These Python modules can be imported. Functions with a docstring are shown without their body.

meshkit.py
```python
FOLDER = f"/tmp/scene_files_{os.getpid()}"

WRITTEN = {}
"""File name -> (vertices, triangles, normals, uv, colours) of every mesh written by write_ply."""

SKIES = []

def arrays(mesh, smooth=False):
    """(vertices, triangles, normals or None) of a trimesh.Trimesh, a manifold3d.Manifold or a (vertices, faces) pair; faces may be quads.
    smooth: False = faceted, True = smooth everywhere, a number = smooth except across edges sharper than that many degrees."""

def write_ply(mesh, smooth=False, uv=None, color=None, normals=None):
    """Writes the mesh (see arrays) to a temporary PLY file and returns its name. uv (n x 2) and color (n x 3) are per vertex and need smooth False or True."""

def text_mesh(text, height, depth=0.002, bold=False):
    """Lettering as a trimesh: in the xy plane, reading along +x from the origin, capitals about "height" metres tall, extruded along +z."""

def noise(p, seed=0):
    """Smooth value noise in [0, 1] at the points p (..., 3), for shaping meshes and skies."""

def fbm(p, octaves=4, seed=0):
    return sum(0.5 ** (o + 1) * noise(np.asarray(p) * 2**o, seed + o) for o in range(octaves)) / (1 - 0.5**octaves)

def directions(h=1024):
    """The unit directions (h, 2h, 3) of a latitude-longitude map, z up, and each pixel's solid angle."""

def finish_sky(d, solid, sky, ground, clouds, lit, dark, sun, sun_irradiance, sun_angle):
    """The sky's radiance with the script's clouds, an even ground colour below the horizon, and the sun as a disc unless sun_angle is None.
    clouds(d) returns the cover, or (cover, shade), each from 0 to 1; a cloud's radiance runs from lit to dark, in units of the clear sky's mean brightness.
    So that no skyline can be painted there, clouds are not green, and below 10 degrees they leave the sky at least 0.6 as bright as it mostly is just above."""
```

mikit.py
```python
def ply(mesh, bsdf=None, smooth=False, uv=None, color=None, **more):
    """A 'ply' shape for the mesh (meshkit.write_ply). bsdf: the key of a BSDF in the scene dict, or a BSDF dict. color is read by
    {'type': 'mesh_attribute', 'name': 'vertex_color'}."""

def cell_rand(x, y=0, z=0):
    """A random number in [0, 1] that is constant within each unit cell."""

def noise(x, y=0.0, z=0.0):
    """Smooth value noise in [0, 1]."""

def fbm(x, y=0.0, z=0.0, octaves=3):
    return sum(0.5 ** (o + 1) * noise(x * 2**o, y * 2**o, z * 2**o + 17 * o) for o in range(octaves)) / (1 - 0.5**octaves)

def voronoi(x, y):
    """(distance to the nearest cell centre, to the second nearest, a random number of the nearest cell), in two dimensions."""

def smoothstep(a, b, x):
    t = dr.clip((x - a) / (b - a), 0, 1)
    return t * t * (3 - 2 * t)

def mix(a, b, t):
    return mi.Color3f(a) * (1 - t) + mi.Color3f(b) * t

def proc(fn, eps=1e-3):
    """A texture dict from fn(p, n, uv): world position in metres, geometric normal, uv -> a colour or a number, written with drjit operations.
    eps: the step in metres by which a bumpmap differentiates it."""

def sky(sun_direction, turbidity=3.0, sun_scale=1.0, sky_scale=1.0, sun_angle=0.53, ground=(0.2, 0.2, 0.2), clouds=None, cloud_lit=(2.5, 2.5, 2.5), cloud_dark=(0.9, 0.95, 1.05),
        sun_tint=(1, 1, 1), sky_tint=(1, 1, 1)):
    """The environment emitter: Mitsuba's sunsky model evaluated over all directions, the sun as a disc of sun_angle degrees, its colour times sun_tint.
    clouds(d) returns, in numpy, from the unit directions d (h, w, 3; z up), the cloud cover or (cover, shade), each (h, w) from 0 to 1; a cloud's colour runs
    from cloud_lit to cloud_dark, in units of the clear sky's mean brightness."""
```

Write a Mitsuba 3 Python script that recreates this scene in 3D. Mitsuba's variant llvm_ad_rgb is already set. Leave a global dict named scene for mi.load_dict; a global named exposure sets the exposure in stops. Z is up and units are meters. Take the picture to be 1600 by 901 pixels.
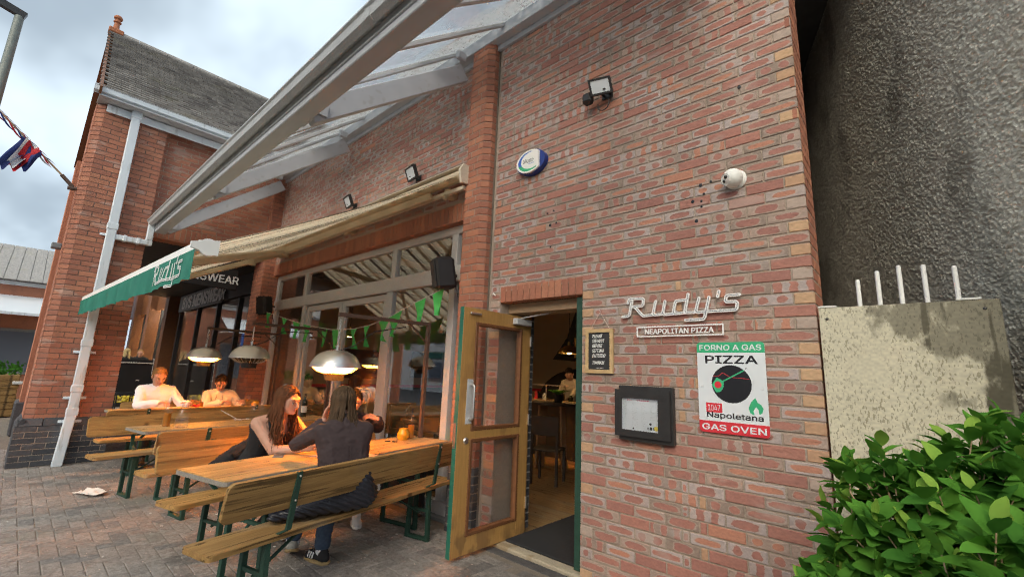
import math, random
import numpy as np, trimesh, manifold3d as m3
import drjit as dr, mitsuba as mi
import mikit, meshkit
from mikit import noise, fbm, voronoi, smoothstep, mix, proc, cell_rand
from shapely.geometry import Polygon, LineString, Point, box as sbox
from shapely.ops import unary_union
from shapely import affinity
T = mi.ScalarTransform4f
rng = np.random.default_rng(7); random.seed(7)

# ------------------------------------------------------------------ camera, sky, exposure
CAM = np.array([0.39983, -3.09518, 1.48046])
RIGHT = np.array([0.744858, 0.666042, 0.039693]); DOWN = np.array([-0.096502, 0.166405, -0.981324]); FWD = np.array([-0.660208, 0.727116, 0.188222])
scene = {'type': 'scene'}; labels = {}
scene['camera'] = {'type': 'perspective', 'fov': 98.28, 'fov_axis': 'x', 'near_clip': 0.02, 'far_clip': 400.0,
                   'to_world': T().look_at(origin=CAM.tolist(), target=(CAM + FWD).tolist(), up=(-DOWN).tolist())}
def sky_clouds(d):
    z = np.maximum(d[..., 2], 0.05)
    p = np.stack([d[..., 0] / (z + .25) * 1.1, d[..., 1] / (z + .25) * 2.0, d[..., 2] * .6], -1)
    a = meshkit.fbm(p * 1.3 + 11.3, 5, 3); b = meshkit.fbm(p * 3.4 + 4.1, 4, 9)
    s = np.clip((a * .75 + b * .25 - .36) / .30, 0, 1)
    return np.clip(.93 + .07 * b, 0, 1), 1 - s * s * (3 - 2 * s)
scene['sky'] = mikit.sky([0.35, -0.80, 0.55], turbidity=3, sun_scale=0.30, sun_angle=45, sun_tint=(.88, .98, 1.14), clouds=sky_clouds, cloud_lit=(1.50, 1.76, 1.96), cloud_dark=(0.72, 0.87, 1.0), ground=(.17, .16, .15))
exposure = 3.0

# ------------------------------------------------------------------ helpers
def px(p):
    q = np.asarray(p, float) - CAM; z = q @ FWD
    return 512 + 442.8 * (q @ RIGHT) / z, 288 + 442.8 * (q @ DOWN) / z, z
def area_px(c, size):
    x, y, z = px(c)
    if z < .1 or x < -30 or x > 1054 or y < -30 or y > 606: return 0.0
    return size * (442.8 / z) ** 2
TAKEN = set()
def key_for(base):
    k, n = base, 1
    while k in TAKEN: k = f'{base}_{n:03d}'; n += 1
    TAKEN.add(k); return k
def thing(name, label, cat, group=None, kind=None):
    k = key_for(name); d = {}
    if label: d['label'] = label
    if cat: d['category'] = cat
    if group: d['group'] = group
    if kind: d['kind'] = kind
    labels[k] = d; return k
def part(parent, name, mesh, mat, smooth=False, label=None, kind=None, **kw):
    k = key_for(parent + '__' + name)
    scene[k] = mikit.ply(mesh, mat, smooth=smooth, **kw)
    d = {}
    if label: d['label'] = label
    if kind: d['kind'] = kind
    if d: labels[k] = d
    return k
def single(name, mesh, mat, label, cat, group=None, smooth=False, kind=None, **kw):
    k = thing(name, label, cat, group, kind); scene[k] = mikit.ply(mesh, mat, smooth=smooth, **kw); return k
def struct(name, mesh, mat, smooth=False, **kw):
    k = key_for(name); labels[k] = {'kind': 'structure'}; scene[k] = mikit.ply(mesh, mat, smooth=smooth, **kw); return k
def tm(v, f): return trimesh.Trimesh(np.asarray(v, float), np.asarray(f), process=False)
def cat(ms): return trimesh.util.concatenate([m for m in ms if m is not None])
_ch = {}
def _cbox_topology():
    s = np.array([[x, y, z] for x in (-1, 1) for y in (-1, 1) for z in (-1, 1)], float)
    v = np.concatenate([np.stack([c * np.array([1, .8, .8]), c * np.array([.8, 1, .8]), c * np.array([.8, .8, 1])]) for c in s])
    h = trimesh.convex.convex_hull(v, repair=True)
    idx = [int(np.argmin(np.linalg.norm(v - p, axis=1))) for p in h.vertices]
    return s, np.array(idx)[h.faces]
_S, _CF = _cbox_topology()
def box(x0, x1, y0, y1, z0, z1, b=0.0):
    """Box, its edges chamfered by b."""
    x0, x1 = sorted((x0, x1)); y0, y1 = sorted((y0, y1)); z0, z1 = sorted((z0, z1))
    c = np.array([(x0 + x1) / 2, (y0 + y1) / 2, (z0 + z1) / 2]); h = np.array([x1 - x0, y1 - y0, z1 - z0]) / 2
    if b <= 0:
        m = trimesh.creation.box(2 * h); m.apply_translation(c); return m
    b = min(b, .45 * h.min() * 2)
    v = []
    for s in _S:
        for a in range(3):
            e = h - b; e = e.copy(); e[a] = h[a]; v.append(c + s * e)
    return tm(v, _CF)
def rot(m, axis, deg, about=(0, 0, 0)):
    m = m.copy(); m.apply_transform(trimesh.transformations.rotation_matrix(math.radians(deg), axis, about)); return m
def mov(m, *d):
    m = m.copy(); m.apply_translation(d if len(d) == 3 else d[0]); return m
def xf(m, M):
    m = m.copy(); m.apply_transform(M); return m
def frame_m(o, U, V, N):
    M = np.eye(4); M[:3, 0] = U; M[:3, 1] = V; M[:3, 2] = N; M[:3, 3] = o; return M
def tube(path, r, n=8, cap=True):
    """Swept tube along points, r one radius or one per point."""
    P = np.asarray(path, float); k = len(P); R_ = np.broadcast_to(np.asarray(r, float), (k,))
    t = np.gradient(P, axis=0); t /= np.linalg.norm(t, axis=1, keepdims=True) + 1e-12
    ref = np.array([0, 0, 1.]) if abs(t[0][2]) < .9 else np.array([1., 0, 0])
    u = np.cross(t[0], ref); u /= np.linalg.norm(u); rings = []
    for i in range(k):
        u = u - t[i] * (u @ t[i]); u /= np.linalg.norm(u) + 1e-12; w = np.cross(t[i], u)
        a = np.arange(n) * 2 * np.pi / n
        rings.append(P[i] + R_[i] * (np.cos(a)[:, None] * u + np.sin(a)[:, None] * w))
    v = np.concatenate(rings); f = []
    for i in range(k - 1):
        for j in range(n):
            a, b = i * n + j, i * n + (j + 1) % n; f += [[a, a + n, b + n], [a, b + n, b]] if False else [[a, b, b + n], [a, b + n, a + n]]
    if cap:
        v = np.vstack([v, P[:1], P[-1:]]); c0, c1 = len(v) - 2, len(v) - 1
        for j in range(n):
            f.append([c0, (j + 1) % n, j]); f.append([c1, (k - 1) * n + j, (k - 1) * n + (j + 1) % n])
    return tm(v, f)
def bar(p0, p1, w, h, up=(0, 0, 1), b=0.0):
    """Rectangular bar from p0 to p1, w across, h along 'up'."""
    p0, p1 = np.asarray(p0, float), np.asarray(p1, float); d = p1 - p0; L = np.linalg.norm(d); d /= L
    s = np.cross(d, up); s /= np.linalg.norm(s); u = np.cross(s, d)
    m = box(0, L, -w / 2, w / 2, -h / 2, h / 2, b); return xf(m, frame_m(p0, d, np.cross(u, d), u))
def lathe(prof, n=24, c=(0, 0, 0)):
    prof = np.asarray(prof, float); k = len(prof); a = np.arange(n) * 2 * np.pi / n
    v = np.concatenate([np.stack([r * np.cos(a), r * np.sin(a), np.full(n, z)], 1) for r, z in prof]); f = []
    for i in range(k - 1):
        for j in range(n):
            p, q = i * n + j, i * n + (j + 1) % n; f += [[p, q, q + n], [p, q + n, p + n]]
    m = tm(v + np.asarray(c, float), f); return m
def ext(poly, depth, M=None):
    """Extruded shapely shape (xy -> +z), optionally placed."""
    gs = getattr(poly, 'geoms', [poly])
    m = cat([trimesh.creation.extrude_polygon(g, depth, engine='earcut') for g in gs if g.area > 1e-9])
    return xf(m, M) if M is not None else m
def on_wall(x, z, y=0.0):
    """Frame for flat things on the front wall: local x right, local y up, local z towards the street."""
    return frame_m((x, y, z), (1, 0, 0), (0, 0, 1), (0, -1, 0))
def text(s, h, M, depth=.002, bold=False, sx=1.0, shear=0.0):
    m = meshkit.text_mesh(s, h, depth, bold); v = np.array(m.vertices); v[:, 0] = v[:, 0] * sx + shear * v[:, 1]; m = tm(v, m.faces)
    return xf(m, M), v[:, 0].max()
def ctext(s, h, cx, cz, y, w=None, **k):
    """Text centred on the front wall at cx, base cz, stretched to width w."""
    m0 = meshkit.text_mesh(s, h, .002, k.get('bold', False)); W = m0.bounds[1][0] - m0.bounds[0][0]
    sx = (w / W) if w else 1.0
    m, _ = text(s, h, on_wall(cx - W * sx / 2 - m0.bounds[0][0] * sx, cz, y), sx=sx, **k); return m
def ico(c, r, sub=2):
    m = trimesh.creation.icosphere(subdivisions=sub, radius=1.0); m.vertices *= np.broadcast_to(np.asarray(r, float), (3,)); m.apply_translation(c); return m
def roundrect(w, h, r): return sbox(-w / 2 + r, -h / 2 + r, w / 2 - r, h / 2 - r).buffer(r, 4)
def arc(c, r, a0, a1, n, u, w):
    a = np.radians(np.linspace(a0, a1, n)); return [np.asarray(c) + r * (math.cos(t) * np.asarray(u) + math.sin(t) * np.asarray(w)) for t in a]

# ------------------------------------------------------------------ materials
def rgb(*c): return {'type': 'rgb', 'value': list(c)}
def mat(name, base, rough=.6, **k):
    """Principled material; base an rgb tuple or a texture function."""
    tex = proc(base) if callable(base) else rgb(*base)
    bump = k.pop('bump', None); amt = k.pop('amt', 1.0)
    d = {'type': 'principled', 'base_color': tex, 'roughness': proc(rough) if callable(rough) else float(rough), **k}
    if bump is not None: d = {'type': 'bumpmap', 'arbitrary': proc(bump[0], bump[1]), 'scale': float(amt), 'bsdf': d}
    scene[name] = {'type': 'twosided', 'bsdf': d}; return name
def C(*a): return mi.Color3f(*a)
def grain_col(a, b, amp=.25, f=20.0):
    """Colour between a and b with fine dirt."""
    return lambda p, n, uv: mix(a, b, fbm(p.x * f, p.y * f, p.z * f, 4)) * (1 - amp * .5 + amp * noise(p.x * 180, p.y * 180, p.z * 180))

def brick_uv(uv):
    i = dr.floor(uv.x); lx = (uv.x - i - .02) / .96; k = dr.floor(uv.y); ly = (uv.y - k - .02) / .96
    return i, lx, ly, k * .001, cell_rand(i, 3, k)
def rustic(p, n, uv):
    i, lx, ly, L, r = brick_uv(uv)
    r2, r3, r4 = cell_rand(i, 11, 2), cell_rand(i, 17, 5), cell_rand(i, 23, 7)
    wob = (fbm(p.x * 38, p.y * 38, p.z * 38, 3) - .5)
    x, y = (lx - .5) * L, (ly - .5) * .065
    mx, my = .012 + .04 * r2 * r2, .007 + .009 * r3
    ex = dr.abs(x + .008 * (r4 - .5)) / dr.maximum(L * .5 - mx, .02); ey = dr.abs(y) / dr.maximum(.0325 - my, .008)
    q = dr.sqrt(dr.sqrt(ex ** 4 + ey ** 4)) if False else dr.power(ex ** (3.2) + ey ** 3.0, .32)
    d = 1 - q + wob * .42
    two = r > .88
    ex2 = dr.abs(dr.abs(x) - L * .25) / (L * .14); d2 = 1 - dr.sqrt(ex2 ** 2 + (ey * .9) ** 2) + wob * .7
    d = dr.select(two, d2, d)
    band = (r > .8) & (r <= .88)
    d = dr.select(band, dr.sin(x * 70 + r2 * 6) * .5 + wob, d)
    d = dr.select(r < .14, .6 + wob * .5, d)
    core = smoothstep(-.03, .05, d); rim = smoothstep(-.26, -.1, d) * (1 - smoothstep(-.06, .03, d))
    red = mix((.40, .19, .15), (.33, .16, .135), r2); red = mix(red, (.45, .215, .15), dr.select(r3 > .85, 1.0, 0.0))
    edge = mix((.37, .275, .23), (.41, .345, .33), smoothstep(.3, .8, r4 + .35 * (noise(p.x * 1.1, p.y * 1.1, p.z * 1.1) - .5)))
    edge = mix(edge, (.28, .215, .18), smoothstep(.62, .9, cell_rand(i, 31, 3)))
    c = mix(edge, red, core); c = mix(c, (.46, .345, .295), rim * .5)
    c = c * (.84 + .32 * fbm(p.x * 90, p.y * 90, p.z * 90, 3)) * (.93 + .14 * noise(p.x * 420, p.y * 420, p.z * 420))
    c = c * (.9 + .2 * fbm(p.x * 1.6 + 3, p.y * 1.6, p.z * 1.2, 3))
    eff = smoothstep(.64, .78, fbm(p.x * 3.1 + 9, p.y * 3.1, p.z * 6.0, 4)) * .35
    return mix(c, (.46, .42, .39), eff)
def redbrick(p, n, uv):
    i, lx, ly, L, r = brick_uv(uv)
    c = mix((.40, .17, .11), (.32, .135, .095), r); c = mix(c, (.45, .20, .125), dr.select(cell_rand(i, 5, 9) > .8, .7, 0.0))
    c = c * (.84 + .32 * fbm(p.x * 55, p.y * 55, p.z * 55, 4))
    st = smoothstep(.58, .75, fbm(p.x * 7, p.y * 7, p.z * 2.2 + 5, 4))
    return mix(c, c * .72 + C(.02, .017, .015), st * .5)
def wingbrick(p, n, uv):
    c = redbrick(p, n, uv)
    e = smoothstep(.58, .72, fbm(p.x * 4.0, p.y * 4.0, p.z * 9.0, 4))
    return mix(c, (.44, .33, .29), e * .55)
def yellowbrick(p, n, uv):
    i, lx, ly, L, r = brick_uv(uv)
    c = mix((.54, .36, .22), (.46, .28, .18), r); c = mix(c, (.42, .33, .28), dr.select(cell_rand(i, 5, 9) > .72, 1.0, 0.0))
    return c * (.85 + .3 * fbm(p.x * 60, p.y * 60, p.z * 60, 3))
def bluebrick(p, n, uv):
    i, lx, ly, L, r = brick_uv(uv)
    c = mix((.055, .057, .066), (.105, .105, .115), r) * (.7 + .6 * fbm(p.x * 40, p.y * 40, p.z * 40, 3))
    s = smoothstep(.66, .8, fbm(p.x * 9, p.y * 9, p.z * 14, 4)); return mix(c, (.3, .3, .3), s * .35)
def brick_bump(p, n, uv): return .0022 * fbm(p.x * 90, p.y * 90, p.z * 90, 4) - .003 * smoothstep(.72, .78, noise(p.x * 55, p.y * 55, p.z * 55))
for nm, fn, ro in (('brick_rustic', rustic, .85), ('brick_red', redbrick, .8), ('brick_wing', wingbrick, .82), ('brick_yellow', yellowbrick, .85), ('brick_blue', bluebrick, .5)):
    mat(nm, fn, ro, specular=.3, bump=(brick_bump, 1e-3))
mat('mortar', grain_col((.40, .33, .27), (.30, .245, .20), .3, 30), .95)
mat('mortar_dark', grain_col((.21, .14, .11), (.14, .10, .085), .3, 30), .95)
mat('mortar_white', grain_col((.5, .48, .45), (.36, .34, .32), .3, 30), .95)
def paver(p, n, uv):
    i, lx, ly, L, r = brick_uv(uv)
    base = mix((.20, .182, .17), (.28, .255, .235), r); base = mix(base, (.33, .235, .19), smoothstep(.55, .75, noise(p.x * .9 + 5, p.y * .9 + 2)) * .35)
    base = mix(base, (.17, .16, .155), dr.select(cell_rand(i, 8, 1) > .86, .7, 0.0))
    c = base * (.62 + .76 * fbm(p.x * 45, p.y * 45, 0, 4)) * (.8 + .4 * noise(p.x * 170, p.y * 170, 3))
    wet = smoothstep(.52, .62, fbm(p.x * 1.1 + 2.3, p.y * 1.1 + 7.7, 0, 4)); c = c * (1 - .28 * wet)
    gum = smoothstep(.79, .82, noise(p.x * 26, p.y * 26, 3)) * smoothstep(.5, .7, noise(p.x * 3, p.y * 3, 9)); c = mix(c, (.42, .39, .35), gum * .35)
    moss = smoothstep(.6, .75, fbm(p.x * 2.2 + 8, p.y * 2.2, 1, 3)); return mix(c, (.16, .165, .13), moss * .3)
mat('paver', paver, .75, specular=.35)
mat('paver_joint', grain_col((.22, .185, .15), (.14, .12, .10), .4, 25), .95)
mat('dark_paver', grain_col((.055, .055, .06), (.10, .095, .095), .4, 18), .7)
mat('asphalt', grain_col((.05, .05, .052), (.075, .073, .07), .5, 6), .9)
def concrete(p, n, uv):
    c = mix((.42, .36, .26), (.30, .26, .20), fbm(p.x * 12, p.y * 12, p.z * 12, 4)); s = smoothstep(.52, .66, fbm(p.x * 5 + 3, p.y * 5, 2, 4))
    return mix(c, (.20, .13, .06), s * .6) * (.85 + .3 * noise(p.x * 150, p.y * 150, p.z * 150))
mat('step_concrete', concrete, .8)
def plank(ca, cb, dark, ax, ay, worn=.4, f=1.0):
    """Wood with grain running across the direction (ax, ay)."""
    def fn(p, n, uv):
        s = p.x * ax + p.y * ay; l = -p.x * ay + p.y * ax
        w = fbm(s * 9 * f, l * 1.6, p.z * 12, 3); g = noise(s * 130 * f + w * 9, l * 3, p.z * 130)
        rings = .5 + .5 * dr.sin((s * 34 * f + w * 7 + p.z * 30) * 6.28)
        c = mix(ca, cb, .55 * rings * w + .45 * g)
        streak = smoothstep(.56, .70, fbm(s * 42 * f + 3, l * 1.5 + 5, p.z * 42, 4)); c = mix(c, dark, streak * worn)
        broad = smoothstep(.51, .64, fbm(s * 15 * f + 11, l * .9 + 2, p.z * 16, 4)); c = mix(c, C(.17, .095, .035), broad * worn * .5)
        gr = smoothstep(.55, .75, fbm(s * 6 + 1, l * 1.1 + 9, 2, 4)); c = mix(c, C(.29, .245, .185), gr * worn * .75)
        kn = voronoi(s * 7, l * 2.2)[0]; c = mix(c, dark, (1 - smoothstep(.03, .09, kn)) * .8)
        return c * (.86 + .28 * noise(s * 320, l * 22, p.z * 320))
    return fn
AX, AY = .975, .222
def plank_bump(p, n, uv):
    s = p.x * AX + p.y * AY; l = -p.x * AY + p.y * AX
    return -.0025 * smoothstep(.62, .74, fbm(s * 42 + 3, l * 1.5 + 5, p.z * 42, 4)) + .0006 * noise(s * 160, l * 4, p.z * 160)
mat('bench_wood', plank((.50, .29, .10), (.36, .185, .06), (.075, .045, .02), AX, AY, .55), .55, bump=(plank_bump, 1e-3), specular=.4)
mat('bench_wood_worn', plank((.375, .225, .085), (.25, .14, .05), (.055, .033, .014), AX, AY, .75), .65, bump=(plank_bump, 1e-3), specular=.3)
mat('table_wood', plank((.52, .33, .13), (.38, .215, .08), (.09, .055, .025), AX, AY, .55), .42, bump=(plank_bump, 1e-3), specular=.5)
mat('table_edge', grain_col((.20, .185, .165), (.32, .29, .25), .5, 60), .8)
mat('green_steel', grain_col((.018, .055, .04), (.03, .075, .055), .4, 40), .5, specular=.4)
def door_wood(p, n, uv):
    w = fbm(p.y * 6, p.z * 1.2, 3, 3); g = noise(p.y * 150 + w * 7, p.z * 2.5, 1)
    c = mix((.50, .285, .095), (.40, .215, .07), .5 * w + .5 * g)
    low = smoothstep(.5, .68, fbm(p.y * 9, p.z * 7, 5, 4)) * smoothstep(.42, .05, p.z + .3 * (noise(p.y * 5, p.z * 5) - .5))
    c = mix(c, (.17, .10, .045), low * .6); st = smoothstep(.64, .75, fbm(p.y * 5 + 3, p.z * 3, 8, 4)); c = mix(c, (.30, .155, .06), st * .5)
    return c * (.92 + .16 * noise(p.y * 300, p.z * 20, 4))
mat('door_wood', door_wood, .42, specular=.5)
mat('dark_timber', grain_col((.13, .05, .022), (.20, .085, .035), .35, 30), .45)
mat('pale_timber', grain_col((.42, .30, .19), (.34, .23, .14), .35, 26), .6)
mat('green_paint', grain_col((.015, .12, .085), (.022, .15, .11), .3, 18), .5)
mat('steel', (.80, .80, .80), .36, metallic=1.0)
mat('alu', grain_col((.56, .57, .58), (.48, .49, .505), .2, 12), .45, metallic=.1)
def greypaint(p, n, uv):
    c = mix((.40, .42, .46), (.48, .50, .54), fbm(p.x * 5, p.y * 5, p.z * 5, 4)); s = smoothstep(.6, .75, fbm(p.x * 3, p.y * 16, p.z * 16, 4))
    return mix(c, (.33, .33, .32), s * .35)
mat('grey_beam', greypaint, .45, specular=.5)
mat('gutter_grey', grain_col((.36, .375, .39), (.45, .465, .48), .25, 9), .4, specular=.5)
def downpipe(p, n, uv):
    c = mix((.62, .69, .76), (.70, .76, .82), fbm(p.x * 8, p.y * 8, p.z * 3, 3)); s = smoothstep(.6, .72, fbm(p.y * 22, p.x * 22, p.z * 2.5, 4)); return mix(c, (.38, .38, .36), s * .5)
mat('pipe_white', downpipe, .4)
mat('white_plastic', (.78, .78, .75), .35); mat('white_paint', (.8, .8, .8), .5); mat('cream_plastic', grain_col((.66, .60, .50), (.58, .52, .42), .2, 10), .4)
mat('black_plastic', (.018, .018, .02), .45); mat('black_metal', grain_col((.02, .02, .022), (.035, .034, .034), .3, 20), .4)
mat('dark_steel', grain_col((.075, .05, .04), (.12, .07, .05), .4, 30), .55)
mat('rubber_mat', lambda p, n, uv: mix((.012, .013, .016), (.022, .023, .027), noise(p.x * 160, p.y * 160, 1)), .85)
mat('lead_grey', grain_col((.16, .17, .18), (.24, .25, .26), .3, 9), .6)
def tile_roof(p, n, uv):
    i, lx, ly, L, r = brick_uv(uv); c = mix((.25, .235, .22), (.35, .33, .31), r); c = mix(c, (.17, .155, .15), dr.select(cell_rand(i, 4, 4) > .85, .7, 0.0))
    c = c * (.7 + .6 * fbm(p.x * 20, p.y * 20, p.z * 20, 3)); li = smoothstep(.6, .75, fbm(p.x * 3, p.y * 3, p.z * 3, 4)); return mix(c, (.24, .23, .14), li * .25)
mat('roof_tile', tile_roof, .85)
mat('terracotta', grain_col((.42, .155, .07), (.33, .12, .06), .3, 20), .75)
def pebble(p, n, uv):
    v = voronoi(p.x * 60 + p.y * 80, p.z * 95); c = mix((.50, .49, .42), (.70, .69, .60), v[2]) * (.75 + .5 * fbm(p.x * 30, p.y * 30, p.z * 30, 3))
    st = smoothstep(.52, .70, fbm(p.x * 2.2 + 1, p.y * 2.2, p.z * 1.1, 4)); return mix(c, (.16, .15, .125), st * .5)
mat('pebbledash', lambda p, n, uv: pebble(p, n, uv) * 1.12, .95, bump=(lambda p, n, uv: .006 * noise(p.x * 150 + p.y * 190, p.z * 260, 1) + .006 * noise(p.x * 70 + p.y * 90, p.z * 120, 2), 1e-3))
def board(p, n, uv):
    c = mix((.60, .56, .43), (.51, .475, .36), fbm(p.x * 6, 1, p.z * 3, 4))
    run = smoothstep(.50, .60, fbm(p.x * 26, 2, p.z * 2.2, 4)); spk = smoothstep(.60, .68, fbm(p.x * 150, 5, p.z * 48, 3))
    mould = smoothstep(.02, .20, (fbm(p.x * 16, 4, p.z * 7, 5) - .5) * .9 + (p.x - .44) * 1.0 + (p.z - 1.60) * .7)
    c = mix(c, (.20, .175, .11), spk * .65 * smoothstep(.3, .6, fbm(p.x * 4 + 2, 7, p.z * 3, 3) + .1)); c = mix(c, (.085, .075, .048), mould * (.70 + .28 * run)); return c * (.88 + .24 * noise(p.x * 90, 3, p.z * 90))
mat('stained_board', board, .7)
def awning(p, n, uv):
    x = p.x + .028 * p.y; q = x / .55 - dr.floor(x / .55)
    def band(a, b): return dr.select((q > a) & (q < b), 1.0, 0.0)
    c = mix((.84, .75, .56), (.07, .05, .035), band(.06, .20)); c = mix(c, (.05, .04, .03), band(.27, .30)); c = mix(c, (.30, .21, .12), band(.50, .66)); c = mix(c, (.05, .04, .03), band(.72, .75))
    d = fbm(p.x * 3, p.y * 3, p.z * 3, 4); return c * (.82 + .3 * d)
scene['awning_cloth'] = {'type': 'principledthin', 'base_color': proc(awning), 'roughness': .8, 'diff_trans': 1.15}
def valance(p, n, uv): return mix((.012, .12, .085), (.02, .19, .135), fbm(p.x * 7, p.y * 7, p.z * 2.2, 4))
mat('valance_green', valance, .7)
mat('arm_beige', grain_col((.55, .45, .31), (.47, .38, .26), .2, 14), .45)
scene['pane'] = {'type': 'thindielectric', 'int_ior': 2.3}
def dusty(p, n, uv): return C(.2, .2, .2)
scene['canopy_glass'] = {'type': 'thindielectric', 'int_ior': 1.5}
def algae(p, n, uv):
    a = fbm(p.x * 60, p.y * 60, 3, 3); return mix((.40, .44, .46), (.62, .66, .68), a)
def algae_cover(p, n, uv):
    g = noise(p.x * 95, p.y * 95, 1) * .6 + fbm(p.x * 24, p.y * 24, 2, 3) * .5; e = smoothstep(-.95, -.55, p.y + .5 * (fbm(p.x * 2.5, p.y * 5, 4, 3) - .5))
    return dr.clip(smoothstep(.30, .46, g) * e * .95 + .04, 0, 1)
scene['canopy_dirty'] = {'type': 'blendbsdf', 'weight': proc(algae_cover), 'a': {'type': 'thindielectric', 'int_ior': 1.5}, 'b': {'type': 'principledthin', 'base_color': proc(algae), 'roughness': .8, 'diff_trans': 1.0}}
scene['clear_glass'] = {'type': 'thindielectric', 'int_ior': 1.45}
scene['oil'] = {'type': 'twosided', 'bsdf': {'type': 'principled', 'base_color': rgb(.36, .14, .015), 'roughness': .12, 'specular': .6}}
mat('bottle_dark', (.012, .016, .008), .1, specular=.6); mat('paper', (.72, .70, .66), .8); mat('paper_pink', (.62, .48, .42), .7); mat('orange_glass', (.62, .30, .02), .2, specular=.6)
mat('phone_black', (.012, .012, .014), .12, specular=.6); mat('sign_white', (.68, .72, .76), .35, specular=.5); mat('sign_green', (.05, .42, .20), .35); mat('sign_red', (.62, .04, .055), .35); mat('sign_black', (.014, .014, .018), .35)
mat('slate_board', lambda p, n, uv: mix((.022, .023, .025), (.04, .041, .043), fbm(p.x * 14, 1, p.z * 14, 4)), .8)
mat('frame_pine', lambda p, n, uv: mix((.58, .42, .22), (.46, .31, .15), noise(p.x * 25, 1, p.z * 25)), .55)
mat('chalk', (.8, .8, .78), .9); mat('neon_white', (.82, .82, .82), .35); mat('neon_grey', (.11, .13, .17), .4); mat('blue_plastic', (.012, .035, .22), .3, specular=.5)
mat('logo_blue', (.05, .13, .5), .4); mat('bunting_green', lambda p, n, uv: mix((.05, .42, .08), (.08, .52, .12), fbm(p.x * 20, p.y * 20, p.z * 20, 3)), .6)
mat('flag_red', (.45, .02, .03), .8); mat('flag_blue', (.02, .035, .16), .8); mat('flag_white', (.6, .6, .62), .8)
mat('cardboard', grain_col((.50, .31, .15), (.42, .25, .12), .2, 10), .8); mat('lime_label', (.33, .66, .04), .6); mat('yellow_paper', (.75, .62, .08), .8)
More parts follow.
